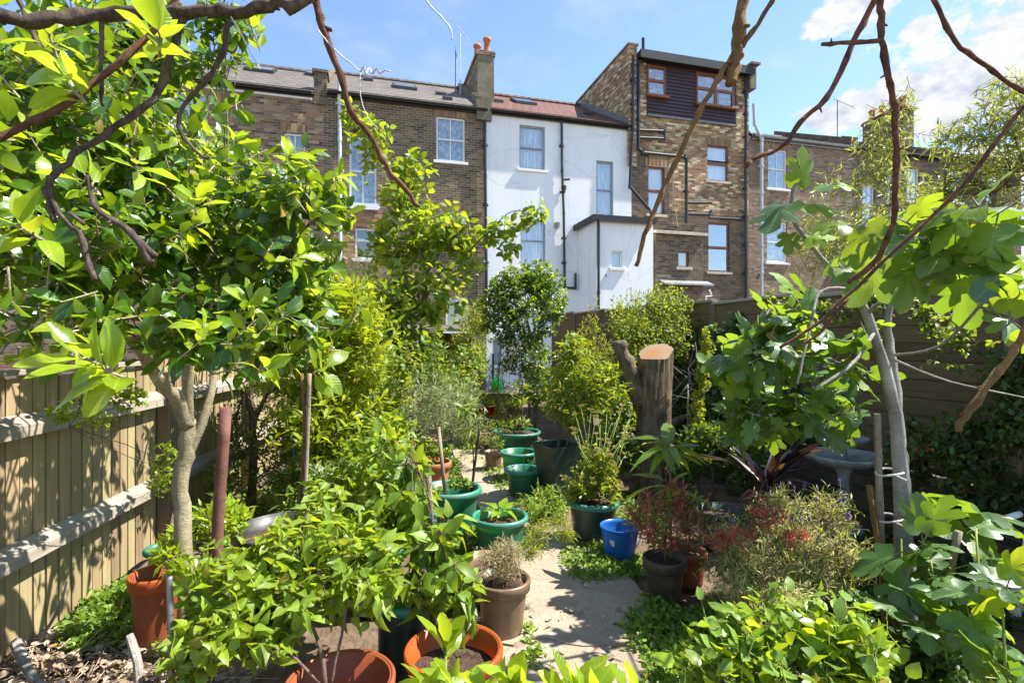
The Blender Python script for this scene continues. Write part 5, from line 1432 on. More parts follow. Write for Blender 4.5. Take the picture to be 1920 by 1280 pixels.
plant('red_flowers', 'cluster of dark red flowers beside the wide shallow bowl', 'flowers', [(918, 768, 9, 14, 10, .1)], 14, 'broad', .06, 6, 'redpetal', [([G0(916, 9), (918, 775, 9)], .012, .004)], 33, sprig=.02, elev=(60, 100))
plant('border_plants', 'low mixed border plants around the red flowers', 'plants', [(890, 790, 9.2, 40, 20, .4), (920, 800, 8.8, 30, 16, .3), (860, 740, 10, 60, 20, .4), (930, 760, 9.4, 40, 25, .3)], 260, 'lance', .10, 5, 'mid', (), 34, sprig=.1, mat2='orangeleaf', f2=.2)
plant('herb_plant', 'pale green herb sprouting in the small brown pot', 'herb', [(928, 828, 7.2, 20, 14, .1)], 40, 'lance', .05, 5, 'cover', (), 35, sprig=.06, up=1, base=P(925, 846, 7.2))
plant('yellow_shoots', 'two upright yellow shoots in the small green pot', 'shoots', [(984, 850, 6.0, 4, 8, .02), (995, 868, 6.0, 3, 5, .02)], 5, 'narrow', .09, 2, 'lime', [([(982, 884, 6.0), (983, 860, 6.0), (984, 835, 6.0)], .006, .003), ([(994, 884, 6.0), (997, 868, 6.0)], .004, .002)], 36, sprig=.03, up=1.5, elev=(5, 25), stem_mat='stemgreen')
def hyd_extra(lv, lv2, tw, rng):
    c = P(938, 958, 4.45)
    for a, el, L in ((2.6, .5, .17), (.25, .35, .17), (1.2, .6, .14), (4.4, .15, .13), (-.5, .25, .14), (3.6, .3, .12)):
        d = np.array([[math.cos(a) * math.cos(el), math.sin(a) * math.cos(el), math.sin(el)]])
        lv.add('ovate', c[None] + d * .03, d, UP[None] + rng.normal(size=(1, 3)) * .1, np.array([L]), np.array([1.1]), rng)
plant('hydrangea_seedling', 'pale broad leaved seedling in the green round rimmed pot', 'seedling', [(938, 965, 4.45, 6, 4, .03)], 4, 'ovate', .06, 2, 'young', [([(938, 985, 4.45), (938, 955, 4.45)], .006, .003)], 37, sprig=.02, extra=hyd_extra, stem_mat='stemgreen')
plant('pot_weeds', 'low green weeds on the soil of the large green pot', 'weeds', [(862, 905, 4.85, 28, 10, .1), (822, 920, 4.75, 20, 8, .06)], 70, 'broad', .035, 4, 'cover', (), 38, sprig=.03, up=1, base=P(860, 915, 4.85))
# umbel plant in the dark green pot
def umbel_extra(lv, lv2, tw, rng):
    for i in range(34):
        top = P(rng.uniform(1075, 1190), rng.uniform(760, 880), rng.uniform(4.5, 4.9)); foot = P(1112 + rng.uniform(-25, 25), 935, 4.66)
        mid = (top + foot) / 2 + rng.normal(size=3) * .02
        tw.tube([foot, mid, top], [.005, .004, .003], 5)
        for k in range(8):
            a = k * .785; e_ = top + np.array([math.cos(a) * .022, math.sin(a) * .022, .02]); tw.prisms(top[None], e_[None], np.full((1, 1), .0012), np.full((1, 1), .001))
            lv2.add('broad', e_[None], rng.normal(size=(1, 3)) + UP, UP[None] + rng.normal(size=(1, 3)) * .3, np.array([.016]), np.array([1.2]), rng)
            lv2.add('broad', e_[None], rng.normal(size=(1, 3)) + UP, UP[None] + rng.normal(size=(1, 3)) * .3, np.array([.016]), np.array([1.2]), rng)
plant('umbel_plant', 'tall yellow green plant with tiny flat flower heads in the dark green pot', 'plant', [(1112, 905, 4.66, 55, 35, .25), (1120, 870, 4.66, 35, 40, .15), (1075, 925, 4.6, 20, 15, .1), (1145, 920, 4.6, 20, 18, .1)], 260, 'broad', .04, 5, 'lime', (), 39, sprig=.07, up=.8, extra=umbel_extra, mat2='orangeleaf', f2=.3, stem_mat='stemgreen', base=P(1112, 940, 4.66))
plant('bushy_shrub', 'light green bushy shrub filling the bed between the silvery bush and the shed', 'shrub', [(760, 690, 7.6, 70, 50, .5), (840, 720, 7.8, 60, 40, .4), (690, 690, 7.2, 60, 60, .4), (880, 680, 8.2, 40, 50, .4)], 520, 'broad', .06, 6, 'cover', [([G0(770, 7.6), (768, 700, 7.6)], .03, .012)], 81, sprig=.14, up=.6, mat2='lime', f2=.35)
plant('leafy_climber', 'tangle of yellow green leafy shoots left of the large green staked pot', 'climber', [(690, 790, 5.4, 60, 40, .3), (640, 820, 5.2, 60, 40, .3), (740, 820, 5.4, 40, 40, .25), (600, 860, 5.0, 50, 30, .25)], 330, 'ovate', .07, 5, 'lime', [([G0(680, 5.3), (685, 820, 5.3)], .015, .006)], 82, sprig=.12, up=.6, droop=.2, mat2='mid', f2=.5)
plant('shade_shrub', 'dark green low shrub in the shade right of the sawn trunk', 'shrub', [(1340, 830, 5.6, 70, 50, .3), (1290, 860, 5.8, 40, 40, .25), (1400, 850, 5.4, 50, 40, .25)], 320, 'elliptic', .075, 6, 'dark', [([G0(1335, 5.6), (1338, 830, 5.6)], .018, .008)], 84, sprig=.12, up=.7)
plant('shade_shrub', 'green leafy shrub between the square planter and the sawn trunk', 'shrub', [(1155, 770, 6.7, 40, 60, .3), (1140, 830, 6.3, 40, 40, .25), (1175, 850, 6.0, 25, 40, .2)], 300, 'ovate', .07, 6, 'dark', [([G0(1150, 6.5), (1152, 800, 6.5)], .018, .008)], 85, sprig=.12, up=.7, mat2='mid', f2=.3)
plant('leafy_perennial', 'pale green leafy perennial behind the leaning small orange pot', 'perennial', [(650, 880, 5.0, 60, 35, .25), (700, 850, 5.4, 50, 30, .25), (610, 900, 4.7, 50, 30, .2), (740, 860, 5.6, 30, 30, .2)], 240, 'lance', .10, 6, 'cover', [([G0(660, 5.0), (660, 890, 5.0)], .008, .004)], 86, sprig=.12, up=.9, mat2='olive', f2=.35, wf=1.3)
plant('wispy_sapling', 'thin wispy sapling with sparse light leaves left of the wire trellis', 'sapling', [(820, 700, 7.0, 30, 50, .15), (815, 650, 7.0, 20, 40, .12)], 70, 'lance', .09, 5, 'cover', [([G0(822, 7.0), (824, 740, 7.0), (812, 610, 7.0)], .012, .004)], 87, sprig=.12, up=.6, mat2='lime', f2=.4)
plant('wispy_sapling', 'thin drooping sapling between the silvery bush and the orange clay pot', 'sapling', [(745, 740, 5.7, 30, 50, .15), (760, 690, 5.7, 25, 40, .12), (725, 790, 5.6, 30, 30, .12)], 90, 'ovate', .075, 4, 'mid', [([G0(742, 5.7), (745, 790, 5.7), (764, 650, 5.7)], .012, .004)], 88, sprig=.12, up=.4, droop=.4, mat2='lime', f2=.5)
plant('wispy_sapling', 'spindly sapling with narrow leaves just behind the wide shallow bowl', 'sapling', [(935, 720, 9.0, 25, 50, .18), (905, 750, 9.2, 30, 35, .18)], 90, 'narrow', .11, 6, 'cover', [([G0(930, 9.0), (932, 750, 9.0), (938, 660, 9.0)], .014, .005)], 89, sprig=.15, up=.7, mat2='lime', f2=.3)
plant('pot_herb', 'fresh green herb clump growing out of the faded clay pot', 'herb', [(812, 845, 6.4, 30, 16, .14), (790, 830, 6.3, 20, 18, .1)], 70, 'broad', .05, 5, 'mid', (), 90, sprig=.07, up=1, base=P(812, 866, 6.4), mat2='lime', f2=.4)
plant('fern_clump', 'low bright fern clump beside the path left of the dark umbel pot', 'fern', [(1020, 935, 5.3, 45, 22, .2), (1000, 960, 4.9, 30, 16, .15)], 130, 'lance', .075, 7, 'cover', (), 91, sprig=.12, up=.7, base=(.3, 5.2, 0), mat2='mid', f2=.4)
plant('trailing_weed', 'trailing weed spilling over the left edge of the path by the large green pot', 'weed', [(885, 1000, 4.6, 20, 14, .12), (905, 985, 4.7, 14, 10, .1), (868, 1020, 4.4, 25, 16, .12)], 90, 'broad', .04, 5, 'cover', (), 92, sprig=.07, up=.8, base=(-.35, 4.5, 0), mat2='lime', f2=.25)
plant('fence_climber', 'loose pale leaved climber trailing over the top of the shaded plank fence', 'climber', [(1640, 560, 4.55, 70, 30, .12), (1560, 580, 5.2, 60, 25, .12), (1740, 590, 4.1, 50, 40, .1), (1480, 570, 5.8, 50, 22, .12), (1800, 640, 3.85, 40, 50, .1)], 190, 'broad', .05, 5, 'mid', [([(1480, 580, 5.8), (1560, 575, 5.2), (1640, 560, 4.6), (1740, 560, 4.15)], .008, .004)], 93, sprig=.14, up=.3, droop=.3, mat2='ivy', f2=.4, base=(3.5, 4.9, 1.2), rough=.8)
# mid right shrubs
plant('privet_shrub', 'light green fine leaved shrub behind the sawn trunk', 'shrub', [(1215, 590, 7.8, 80, 55, .5), (1250, 570, 7.9, 50, 40, .4), (1180, 610, 7.6, 45, 45, .4), (1200, 640, 7.4, 60, 40, .4), (1270, 640, 7.4, 30, 40, .3)], 900, 'elliptic', .05, 6, 'mid', [([G0(1215, 7.8), (1215, 700, 7.8), (1215, 600, 7.8)], .04, .012)], 40, sprig=.18, up=.7, mat2='lime', f2=.5)
plant('spindly_shrub', 'thin upright shrub against the grey boards right of the white house', 'shrub', [(1115, 600, 9.4, 14, 40, .15), (1100, 640, 9.2, 22, 40, .2), (1130, 660, 9, 30, 30, .25)], 180, 'lance', .07, 5, 'lime', [([G0(1110, 9.3), (1112, 640, 9.3), (1117, 575, 9.4)], .02, .005)], 41, sprig=.12, up=.8)
plant('column_shrub', 'narrow column of small yellow green leaves right of the sawn trunk', 'shrub', [(1325, 640, 6.0, 14, 30, .1), (1318, 700, 6.0, 16, 50, .1), (1308, 770, 6.0, 18, 50, .12)], 260, 'broad', .03, 6, 'lime', [([G0(1308, 6.0), (1312, 760, 6.0), (1328, 620, 6.0)], .014, .004)], 42, sprig=.07, up=1)
plant('ivy', 'dark ivy covering the plank fence behind the sawn trunk', 'ivy', [(1300, 660, 7.6, 110, 70, .25), (1400, 640, 6.9, 80, 60, .25), (1290, 760, 7.4, 110, 60, .3), (1420, 740, 6.4, 110, 80, .3), (1180, 730, 8.6, 70, 80, .3), (1500, 780, 5.9, 70, 70, .25)], 1500, 'broad', .075, 5, 'ivy', (), 43, sprig=.12, up=.2, out=.3, rand=.8, droop=.3)
plant('ivy', 'ivy with tiny pink flowers over the low brick wall behind the fig', 'ivy', [(1830, 830, 4.05, 130, 60, .12), (1900, 760, 3.85, 60, 110, .12), (1720, 850, 4.4, 60, 60, .12), (1850, 930, 3.9, 120, 50, .12)], 800, 'broad', .05, 5, 'ivy', (), 44, sprig=.1, up=.1, out=.3, rand=.8, droop=.4, mat2='red', f2=.03)
plant('dead_twigs', 'tangle of bare grey twigs beside the narrow column shrub', 'twigs', [(1290, 690, 6.6, 50, 60, .3), (1230, 820, 6.6, 60, 40, .3)], 26, 'needle', .01, 1, 'straw', [([G0(1290, 6.6), (1290, 720, 6.6)], .015, .006)], 45, sprig=.35, twr=.004, stem_mat='trunk_grey')
# narrow leaved willow like trees behind the right fence
plant('willow_tree', 'tall tree with narrow hanging leaves in front of the far brick houses', 'tree',
      [(1670, 260, 7.6, 50, 60, .5), (1640, 330, 7.6, 50, 60, .5), (1690, 200, 7.6, 30, 30, .3), (1700, 380, 7.4, 70, 60, .5), (1600, 420, 7.4, 70, 60, .5), (1540, 470, 7.2, 60, 60, .45), (1560, 350, 7.5, 40, 30, .3), (1650, 470, 7.2, 90, 50, .5)],
      400, 'narrow', .14, 8, 'willow', [([(1660, 700, 7.4), (1665, 500, 7.4), (1675, 300, 7.6), (1692, 180, 7.6)], .035, .006)], 46, sprig=.3, up=.1, out=.4, droop=.5, parts=('crown', 'trunk'), base=(5.2, 7.4, 0), twr=.003, light=.2, tilt=.7, limbs=True)
plant('willow_tree', 'narrow leaved tree reaching in from the right edge under the white cloud', 'tree',
      [(1860, 240, 5.6, 60, 60, .4), (1900, 320, 5.6, 60, 60, .4), (1820, 330, 5.8, 50, 50, .4), (1780, 260, 5.8, 40, 30, .3), (1890, 170, 5.6, 50, 40, .3), (1930, 230, 5.4, 50, 80, .3), (1840, 400, 5.6, 60, 40, .4), (1760, 360, 5.9, 40, 40, .3)],
      290, 'narrow', .14, 8, 'willow', [([(1960, 640, 5.4), (1940, 400, 5.4), (1900, 250, 5.5)], .03, .008), ([(1900, 350, 5.5), (1890, 330, 5.5), (1860, 360, 5.6)], .05, .04)], 47, sprig=.28, up=.15, out=.5, droop=.4, parts=('crown', 'trunk'), base=(5.4, 5.4, 0), twr=.003, light=.2, tilt=.7)
# fig tree
FT = [([G0(1705, 3.2), (1695, 1000, 3.2), (1688, 880, 3.2), (1682, 800, 3.2), (1660, 690, 3.2), (1625, 590, 3.2), (1600, 540, 3.2)], .058, .02),
      ([(1686, 850, 3.2), (1676, 700, 3.25), (1665, 620, 3.3), (1675, 560, 3.3)], .034, .016),
      ([(1600, 540, 3.2), (1555, 500, 3.1), (1490, 420, 3.0), (1485, 360, 2.95), (1500, 340, 2.95)], .016, .007),
      ([(1600, 543, 3.2), (1540, 545, 3.2), (1520, 610, 3.1), (1495, 720, 3.0)], .012, .006),
      ([(1625, 590, 3.2), (1690, 530, 2.9), (1760, 440, 2.1)], .014, .008), ([(1610, 520, 3.2), (1750, 510, 2.6), (1860, 500, 2.0)], .009, .006),
      ([(1640, 620, 3.2), (1600, 680, 3.0), (1530, 730, 2.9)], .012, .008), ([(1678, 665, 3.2), (1760, 650, 2.7), (1850, 560, 2.0)], .009, .006), ([(1678, 675, 3.2), (1780, 715, 3.2), (1920, 745, 3.2)], .008, .005)]
def fig_extra(lv, lv2, tw, rng):
    # the bright leaves against the houses
    for (px, py, Y, d, L, nr, m) in ((1500, 345, 2.95, (.1, -.3, .9), .20, (.3, -.8, .3), 1), (1535, 350, 2.95, (.9, -.2, .2), .19, (0, -.3, 1), 0), (1470, 385, 2.95, (-.6, -.4, -.6), .25, (-.5, -.5, .6), 0), (1510, 385, 2.95, (.9, -.3, -.1), .20, (.1, -.5, .8), 1), (1480, 400, 2.95, (-.3, .3, .3), .15, (0, -.4, .9), 1),
                                     (1480, 440, 3.0, (-.2, -.3, -.8), .13, (-.2, -.9, .2), 1), (1510, 450, 3.0, (.8, -.4, .2), .15, (.1, -.6, .7), 1), (1560, 500, 3.1, (.5, -.5, .3), .14, (0, -.5, .8), 1)):
        (lv2 if m else lv).add('fig', P(px, py, Y)[None], np.array([d], float), np.array([nr], float), np.array([L]), np.array([1.0]), rng)
plant('fig_tree', 'grey stemmed fig tree with large lobed leaves on the right', 'fig tree',
      [(1440, 640, 3.6, 95, 75, .4), (1400, 700, 3.9, 75, 60, .4), (1480, 760, 3.6, 130, 50, .4), (1560, 680, 3.4, 75, 75, .35), (1420, 780, 4.0, 90, 45, .4), (1620, 450, 2.7, 60, 50, .25, .6), (1580, 770, 4.4, 60, 35, .3), (1500, 590, 3.4, 70, 30, .25),
       (1790, 430, 2.1, 90, 65, .25, .8), (1880, 400, 2.0, 80, 60, .2, .7), (1860, 500, 2.1, 90, 60, .22, .8), (1725, 400, 2.2, 50, 35, .18), (1890, 590, 2.0, 60, 35, .15, .8), (1700, 460, 2.4, 50, 35, .18)],
      140, 'fig', .19, 2, 'fig', FT, 48, None, .09, .35, .5, .7, .1, (45, 100), .45, 1.0, .45, .06, .004, 'trunk_grey', ('crown', 'trunk'), extra=fig_extra, mat2='mid', f2=.25, rough=.6, Lvar=.45, light=.8, limbs=False)
plant('young_fig', 'young fig shoots with pale edged leaves at the lower right', 'young fig', [(1740, 1040, 2.9, 60, 30, .15), (1690, 1010, 3.0, 40, 20, .12), (1830, 980, 2.9, 80, 25, .2), (1880, 1120, 2.4, 60, 50, .2), (1780, 1150, 2.7, 70, 40, .2), (1840, 1240, 2.4, 80, 40, .2)], 26, 'fig', .21, 2, 'fig',
      [([G0(1780, 2.75), (1770, 1200, 2.75), (1745, 1050, 2.85)], .008, .005), ([G0(1850, 2.6), (1840, 1150, 2.6), (1830, 990, 2.8)], .009, .005), ([G0(1890, 2.4), (1880, 1140, 2.4)], .009, .005), ([G0(1690, 3.0), (1690, 1010, 3.0)], .008, .004)], 49, sprig=.05, up=.3, out=.5, elev=(60, 100), droop=.25, pet=.08, twr=.004, stem_mat='stemgreen', light=.8, mat2='young', f2=.15, tilt=.3, limbs=False)
# understorey right
plant('strap_plant', 'clump of dark purple strap leaves in the shade of the fig', 'strap leaved plant', [(1435, 905, 4.6, 10, 8, .06)], 4, 'strap', .55, 7, 'strap', (), 50, sprig=.04, up=1.5, elev=(8, 45), tilt=.3, wf=1.0, base=(2.2, 4.6, 0))
plant('loquat_plant', 'upright plant with long ribbed arching leaves before the sawn trunk', 'plant', [(1255, 835, 3.9, 8, 6, .03), (1250, 905, 3.9, 10, 8, .05)], 3, 'ribbed', .29, 7, 'mid', [([G0(1258, 3.9), (1257, 940, 3.9), (1255, 830, 3.9)], .011, .007)], 51, sprig=.05, up=1.5, out=.1, rand=.1, elev=(58, 95), droop=.45, tilt=.12, mat2='young', f2=.2, wf=1.0)
plant('red_leaf_shrub', 'small red and green leaved shrub in the dark brown pot', 'shrub', [(1195, 965, 3.75, 30, 25, .12), (1250, 960, 3.65, 60, 40, .2), (1215, 975, 3.55, 40, 40, .15), (1290, 980, 3.65, 40, 30, .15), (1240, 1010, 3.6, 40, 25, .15), (1270, 930, 3.7, 50, 25, .15)], 300, 'lance', .045, 6, 'mid', [([(1246, 1060, 3.65), (1248, 1000, 3.65), (1250, 960, 3.65)], .008, .004)], 52, sprig=.09, up=.5, mat2='red', f2=.62, wf=1.2)
def lav_extra(lv, lv2, tw, rng):
    for i in range(34):
        if i < 22: top = P(rng.uniform(1460, 1580), rng.uniform(895, 990), 3.7 + rng.uniform(-.2, .2))
        else: top = P(rng.uniform(1350, 1600), rng.uniform(960, 1100), 3.3 + rng.uniform(-.1, .1))
        foot = top + np.array([rng.uniform(-.06, .02), 0, -rng.uniform(.15, .25)])
        tw.tube([foot, top], [.002, .0016], 4)
        for k in range(14):
            lv2.add('broad', (top + UP * .004 * (k % 5) - UP * .012)[None], rng.normal(size=(1, 3)) + UP * .6, rng.normal(size=(1, 3)), np.array([.014]), np.array([1.1]), rng)
plant('lavender', 'sprawling lavender with grey green needles and purple flower heads', 'lavender', [(1480, 1000, 3.5, 80, 45, .22), (1545, 955, 3.7, 45, 40, .15), (1400, 1060, 3.3, 60, 50, .18), (1520, 1070, 3.2, 80, 45, .2), (1590, 1040, 3.4, 45, 45, .18), (1400, 1110, 3.1, 60, 35, .18), (1460, 940, 3.8, 40, 30, .12), (1370, 1000, 3.4, 40, 30, .14), (1480, 1120, 3.0, 80, 30, .18)], 950, 'needle', .06, 8, 'lav', (), 53, sprig=.15, up=.9, rand=.7, shell=.1, light=.7, twr=.0014, stem_mat='straw', extra=lav_extra, mat2='violet', f2=0, base=(1.7, 3.4, 0), wf=1.5, rough=1.0)
plant('straw_herb', 'straw and lime coloured wiry herb tangled through the lavender', 'herb', [(1440, 1060, 3.25, 110, 60, .2), (1540, 1040, 3.3, 70, 60, .2), (1400, 1000, 3.4, 60, 40, .15), (1560, 960, 3.6, 40, 40, .12)], 380, 'narrow', .055, 6, 'lime', (), 83, sprig=.15, up=.9, rand=.7, shell=.2, mat2='straw', f2=.35, base=(1.65, 3.3, 0), rough=.9)
plant('scarlet_spray', 'scarlet leaved sprays poking out of the lavender', 'spray', [(1380, 1000, 3.15, 45, 18, .08), (1440, 965, 3.2, 40, 25, .08), (1345, 1010, 3.15, 30, 20, .08), (1490, 1000, 3.1, 35, 20, .06), (1420, 940, 3.3, 25, 20, .06)], 130, 'lance', .034, 6, 'red', [([(1450, 1080, 3.5), (1410, 990, 3.5), (1350, 940, 3.6)], .004, .002), ([(1450, 1080, 3.5), (1440, 980, 3.5), (1420, 930, 3.6)], .004, .002)], 54, sprig=.06, up=.6, twr=.0016, base=(1.6, 3.5, 0))
plant('peony_plant', 'broad leaved bright green plant at the bottom beside the lavender', 'plant', [(1500, 1180, 2.6, 140, 40, .25), (1400, 1200, 2.6, 70, 50, .2), (1580, 1210, 2.5, 80, 50, .2), (1480, 1260, 2.4, 130, 40, .25), (1350, 1260, 2.5, 60, 40, .2), (1620, 1270, 2.35, 70, 30, .15)], 280, 'broad', .09, 3, 'young', (), 55, sprig=.1, up=1.0, out=.3, elev=(50, 95), tilt=.35, pet=.05, twr=.003, stem_mat='stemgreen', mat2='cover', f2=.45, base=(1.35, 2.6, 0), light=.7, rough=.7, Lvar=.5)
# left near shrubs
plant('philadelphus_shrub', 'bright green broad shrub with toothed pointed leaves filling the lower left centre', 'shrub',
      [(540, 1080, 2.5, 160, 70, .3), (420, 1100, 2.5, 80, 80, .25), (640, 1060, 2.5, 110, 70, .3), (600, 990, 2.8, 100, 50, .3), (700, 1020, 2.7, 70, 60, .25), (470, 1160, 2.3, 110, 60, .25), (390, 1200, 2.3, 60, 60, .2), (700, 1090, 2.4, 60, 40, .2), (600, 930, 3.0, 40, 30, .15), (730, 960, 2.9, 30, 40, .12)],
      430, 'ovate', .085, 6, 'philad', [([(610, 1285, 2.2), (600, 1210, 2.25), (560, 1120, 2.4)], .012, .006), ([(620, 1285, 2.2), (640, 1190, 2.25), (660, 1080, 2.4)], .008, .004), ([(600, 1280, 2.2), (500, 1180, 2.3), (440, 1120, 2.4)], .007, .003)], 56, sprig=.12, up=.75, out=.5, elev=(40, 90), droop=.35, tilt=.5, mat2='young', f2=.25, base=(-.78, 2.22, .2))
plant('staked_shrub', 'tall leafy plant tied to the short grey stake with blue twine', 'plant', [(820, 1010, 2.75, 45, 60, .16), (770, 950, 2.9, 50, 40, .16), (850, 1070, 2.65, 45, 50, .14), (800, 1100, 2.65, 40, 50, .14), (760, 880, 3.1, 30, 40, .12), (870, 1130, 2.6, 25, 40, .1), (740, 830, 3.4, 40, 30, .15)], 120, 'ovate', .115, 4, 'mid', [([G0(815, 2.75), (812, 1060, 2.75), (806, 940, 2.8), (770, 850, 3.1)], .009, .004)], 57, sprig=.08, up=.3, out=.5, elev=(45, 95), droop=.55, tilt=.4, mat2='philad', f2=.4, pet=.02)
plant('clematis_vine', 'sprawling pale leaved vine on canes between the large pot and the shrub', 'vine', [(700, 850, 4.2, 70, 40, .25), (740, 900, 3.8, 60, 50, .2), (650, 910, 4.2, 50, 30, .2), (720, 800, 4.6, 50, 30, .2)], 230, 'ovate', .095, 4, 'young', [([G0(735, 3.9), (745, 900, 3.9), (715, 800, 4.4)], .006, .003), ([G0(690, 4.1), (690, 930, 4.1), (700, 830, 4.2)], .005, .003)], 58, sprig=.1, up=.5, droop=.4, mat2='mid', f2=.5)
plant('fence_shrub', 'bright leaved young shrub between the pale trunk and the rusty pole', 'shrub', [(400, 970, 3.5, 50, 40, .2), (330, 1010, 3.3, 30, 30, .12), (440, 960, 3.7, 30, 30, .15)], 130, 'lance', .075, 6, 'young', [([G0(390, 3.5), (395, 990, 3.5)], .01, .005)], 59, sprig=.1, up=1, wf=1.4)
plant('privet_hedge', 'tall shady hedge plant growing along the fence behind the rusty pole', 'shrub', [(480, 850, 5.2, 80, 80, .35), (560, 800, 5.6, 60, 70, .3), (440, 800, 5.4, 40, 60, .25), (520, 740, 5.6, 80, 60, .3), (420, 900, 4.8, 40, 50, .2), (620, 780, 6.0, 50, 60, .3)], 700, 'elliptic', .05, 6, 'mid', [([G0(470, 5.2), (475, 800, 5.3), (460, 740, 5.3)], .045, .02), ([(475, 800, 5.3), (500, 740, 5.4), (540, 720, 5.5)], .025, .012)], 60, sprig=.14, mat2='dark', f2=.45)
plant('acanthus_plant', 'low clump of divided leaves in shade behind the black tub', 'plant', [(600, 930, 4.7, 70, 35, .25), (560, 900, 5.0, 50, 30, .2), (650, 960, 4.5, 40, 25, .2)], 150, 'lance', .11, 6, 'cover', (), 61, sprig=.12, up=.8, base=(-1.7, 4.7, 0), wf=1.3)
plant('grassy_herb', 'fine leaved herb beside the small leaning orange pot', 'herb', [(690, 960, 4.4, 50, 30, .2), (720, 930, 4.6, 40, 30, .2), (640, 880, 5.6, 60, 25, .3)], 220, 'needle', .10, 6, 'cover', (), 62, sprig=.08, up=1, base=(-1.2, 4.4, 0), wf=1.5, mat2='straw', f2=.25)
plant('fence_creeper', 'sprays of small yellow green leaves hanging over the timber fence', 'creeper', [(140, 770, 2.75, 60, 25, .08), (240, 740, 3.1, 40, 35, .08), (310, 860, 3.8, 25, 30, .08), (190, 790, 2.9, 40, 12, .06), (300, 900, 4.2, 20, 30, .06)], 130, 'broad', .028, 6, 'young', [([(140, 700, 2.8), (150, 760, 2.75), (130, 800, 2.72)], .004, .002)], 63, sprig=.06, up=.1, droop=.2, twr=.0014, base=(-2.6, 2.8, 1.3))
plant('pot_lily', 'yellow green seedling leaves in the tall terracotta coloured pot', 'seedling', [(310, 1040, 3.05, 30, 20, .1), (330, 1070, 3.0, 20, 20, .08)], 22, 'lance', .08, 5, 'young', [([(295, 1080, 3.06), (310, 1045, 3.05)], .006, .003)], 64, sprig=.05, up=.6, wf=1.4)
plant('dry_plant', 'wispy straw coloured dry plant in the bronze pot', 'dry plant', [(940, 1060, 3.19, 40, 25, .1), (950, 1030, 3.19, 30, 25, .08), (925, 1040, 3.15, 25, 20, .08)], 280, 'needle', .04, 6, 'straw', (), 65, sprig=.07, up=.9, twr=.0014, stem_mat='straw', mat2='lav', f2=.3, base=P(942, 1090, 3.19))
plant('rosemary_spray', 'feathery yellow green spray leaning out over the path', 'spray', [(1010, 1000, 3.5, 30, 25, .1), (1040, 975, 3.6, 30, 15, .08), (990, 1030, 3.4, 25, 20, .08), (1060, 1000, 3.5, 20, 15, .06)], 170, 'needle', .045, 8, 'lime', [([(960, 1080, 3.25), (990, 1030, 3.35), (1050, 980, 3.6)], .005, .002)], 66, sprig=.08, up=.4, out=.5, twr=.0014, base=P(960, 1085, 3.25), wf=1.6)
# near glossy shoots along the bottom edge
def near_extra(spec):
    def f(lv, lv2, tw, rng):
        for (px, py, Y, d, L, k) in spec:
            sprays(lv, tw, rng, P(px, py, Y)[None], np.array([d], float), 'elliptic', L, k, .05, (15, 70), .25, 1.0, .0, .01, .004, .2)
            q_ = Leaves(); q_.tube([P(px, py, Y), P(px + (960 - px) * .05, py + 500, Y + .05)], [.005, .007], 6); MORE.append(q_)
    return f
plant('glossy_shoot', 'large glossy bright leaves rising in front of the orange pot', 'shrub', [(900, 1330, 1.5, 40, 20, .05)], 3, 'elliptic', .10, 5, 'young', [([(880, 1500, 1.5), (880, 1330, 1.5)], .008, .006)], 67, extra=near_extra([(835, 1215, 1.75, (.02, .1, 1), .13, 7), (850, 1290, 1.5, (-.2, -.1, .8), .11, 8), (960, 1290, 1.45, (.1, -.2, .8), .11, 8), (800, 1290, 1.5, (-.5, -.2, .6), .10, 6), (900, 1310, 1.4, (0, -.3, .8), .10, 7)]), stem_mat='stemgreen', base=(-.1, 1.55, 0))
plant('glossy_shoot', 'large glossy bright leaves poking up at the bottom centre over the path', 'shrub', [(1090, 1340, 1.5, 40, 15, .05)], 2, 'elliptic', .10, 5, 'young', [([(1090, 1500, 1.5), (1090, 1330, 1.5)], .008, .006)], 68, extra=near_extra([(1075, 1295, 1.5, (.05, 0, 1), .12, 7), (1110, 1300, 1.45, (.5, -.1, .7), .11, 6), (1190, 1310, 1.4, (.1, 0, 1), .10, 6), (1030, 1310, 1.45, (-.3, 0, .8), .09, 5)]), stem_mat='stemgreen', base=(.2, 1.5, 0))

# ground cover (uncountable)
def cover(name, label, polys, n, L, mat, seed, kind='broad', h=.05, k=4):
    rng = np.random.default_rng(seed); lv = Leaves(); tw = Leaves(); ps = []
    for (px, py, rx, ry, wgt) in polys:
        m = int(n * wgt); a = rng.uniform(0, 6.28, m); r = np.sqrt(rng.random(m))
        xy = np.array([GP(px + rx * r_ * math.cos(a_), py + ry * r_ * math.sin(a_)) for a_, r_ in zip(a, r)])
        xy[:, 2] = rng.uniform(.005, h, m) * (1.2 - r * .8); ps.append(xy)
    p = np.concatenate(ps); ax = UP + rng.normal(size=p.shape) * .45
    sprays(lv, tw, rng, p, ax, kind, L, k, h * .6, (45, 95), .4, 1.0, .1, .01, .0012)
    o = lv.build(name, M[mat]); tag(o, label, 'ground cover', None, 'stuff')
cover('ground_cover', 'low creeping green weeds along both edges of the concrete path', [(1110, 1050, 60, 45, 1), (1160, 1060, 50, 30, .6), (1230, 1180, 60, 60, 1), (1320, 1190, 60, 50, .9), (1270, 1250, 60, 50, .8), (1000, 925, 45, 22, .8), (1030, 950, 40, 20, .5), (925, 880, 22, 20, .3), (1260, 1320, 80, 50, .6), (990, 1195, 8, 20, .05), (1000, 1235, 12, 20, .06), (865, 1110, 40, 30, .5), (890, 1000, 30, 20, .3), (1180, 960, 70, 30, .5), (850, 880, 16, 22, .25), (868, 835, 14, 14, .15), (905, 790, 12, 12, .1), (945, 905, 22, 14, .3), (925, 860, 12, 14, .2)], 420, .034, 'cover', 70, h=.09)
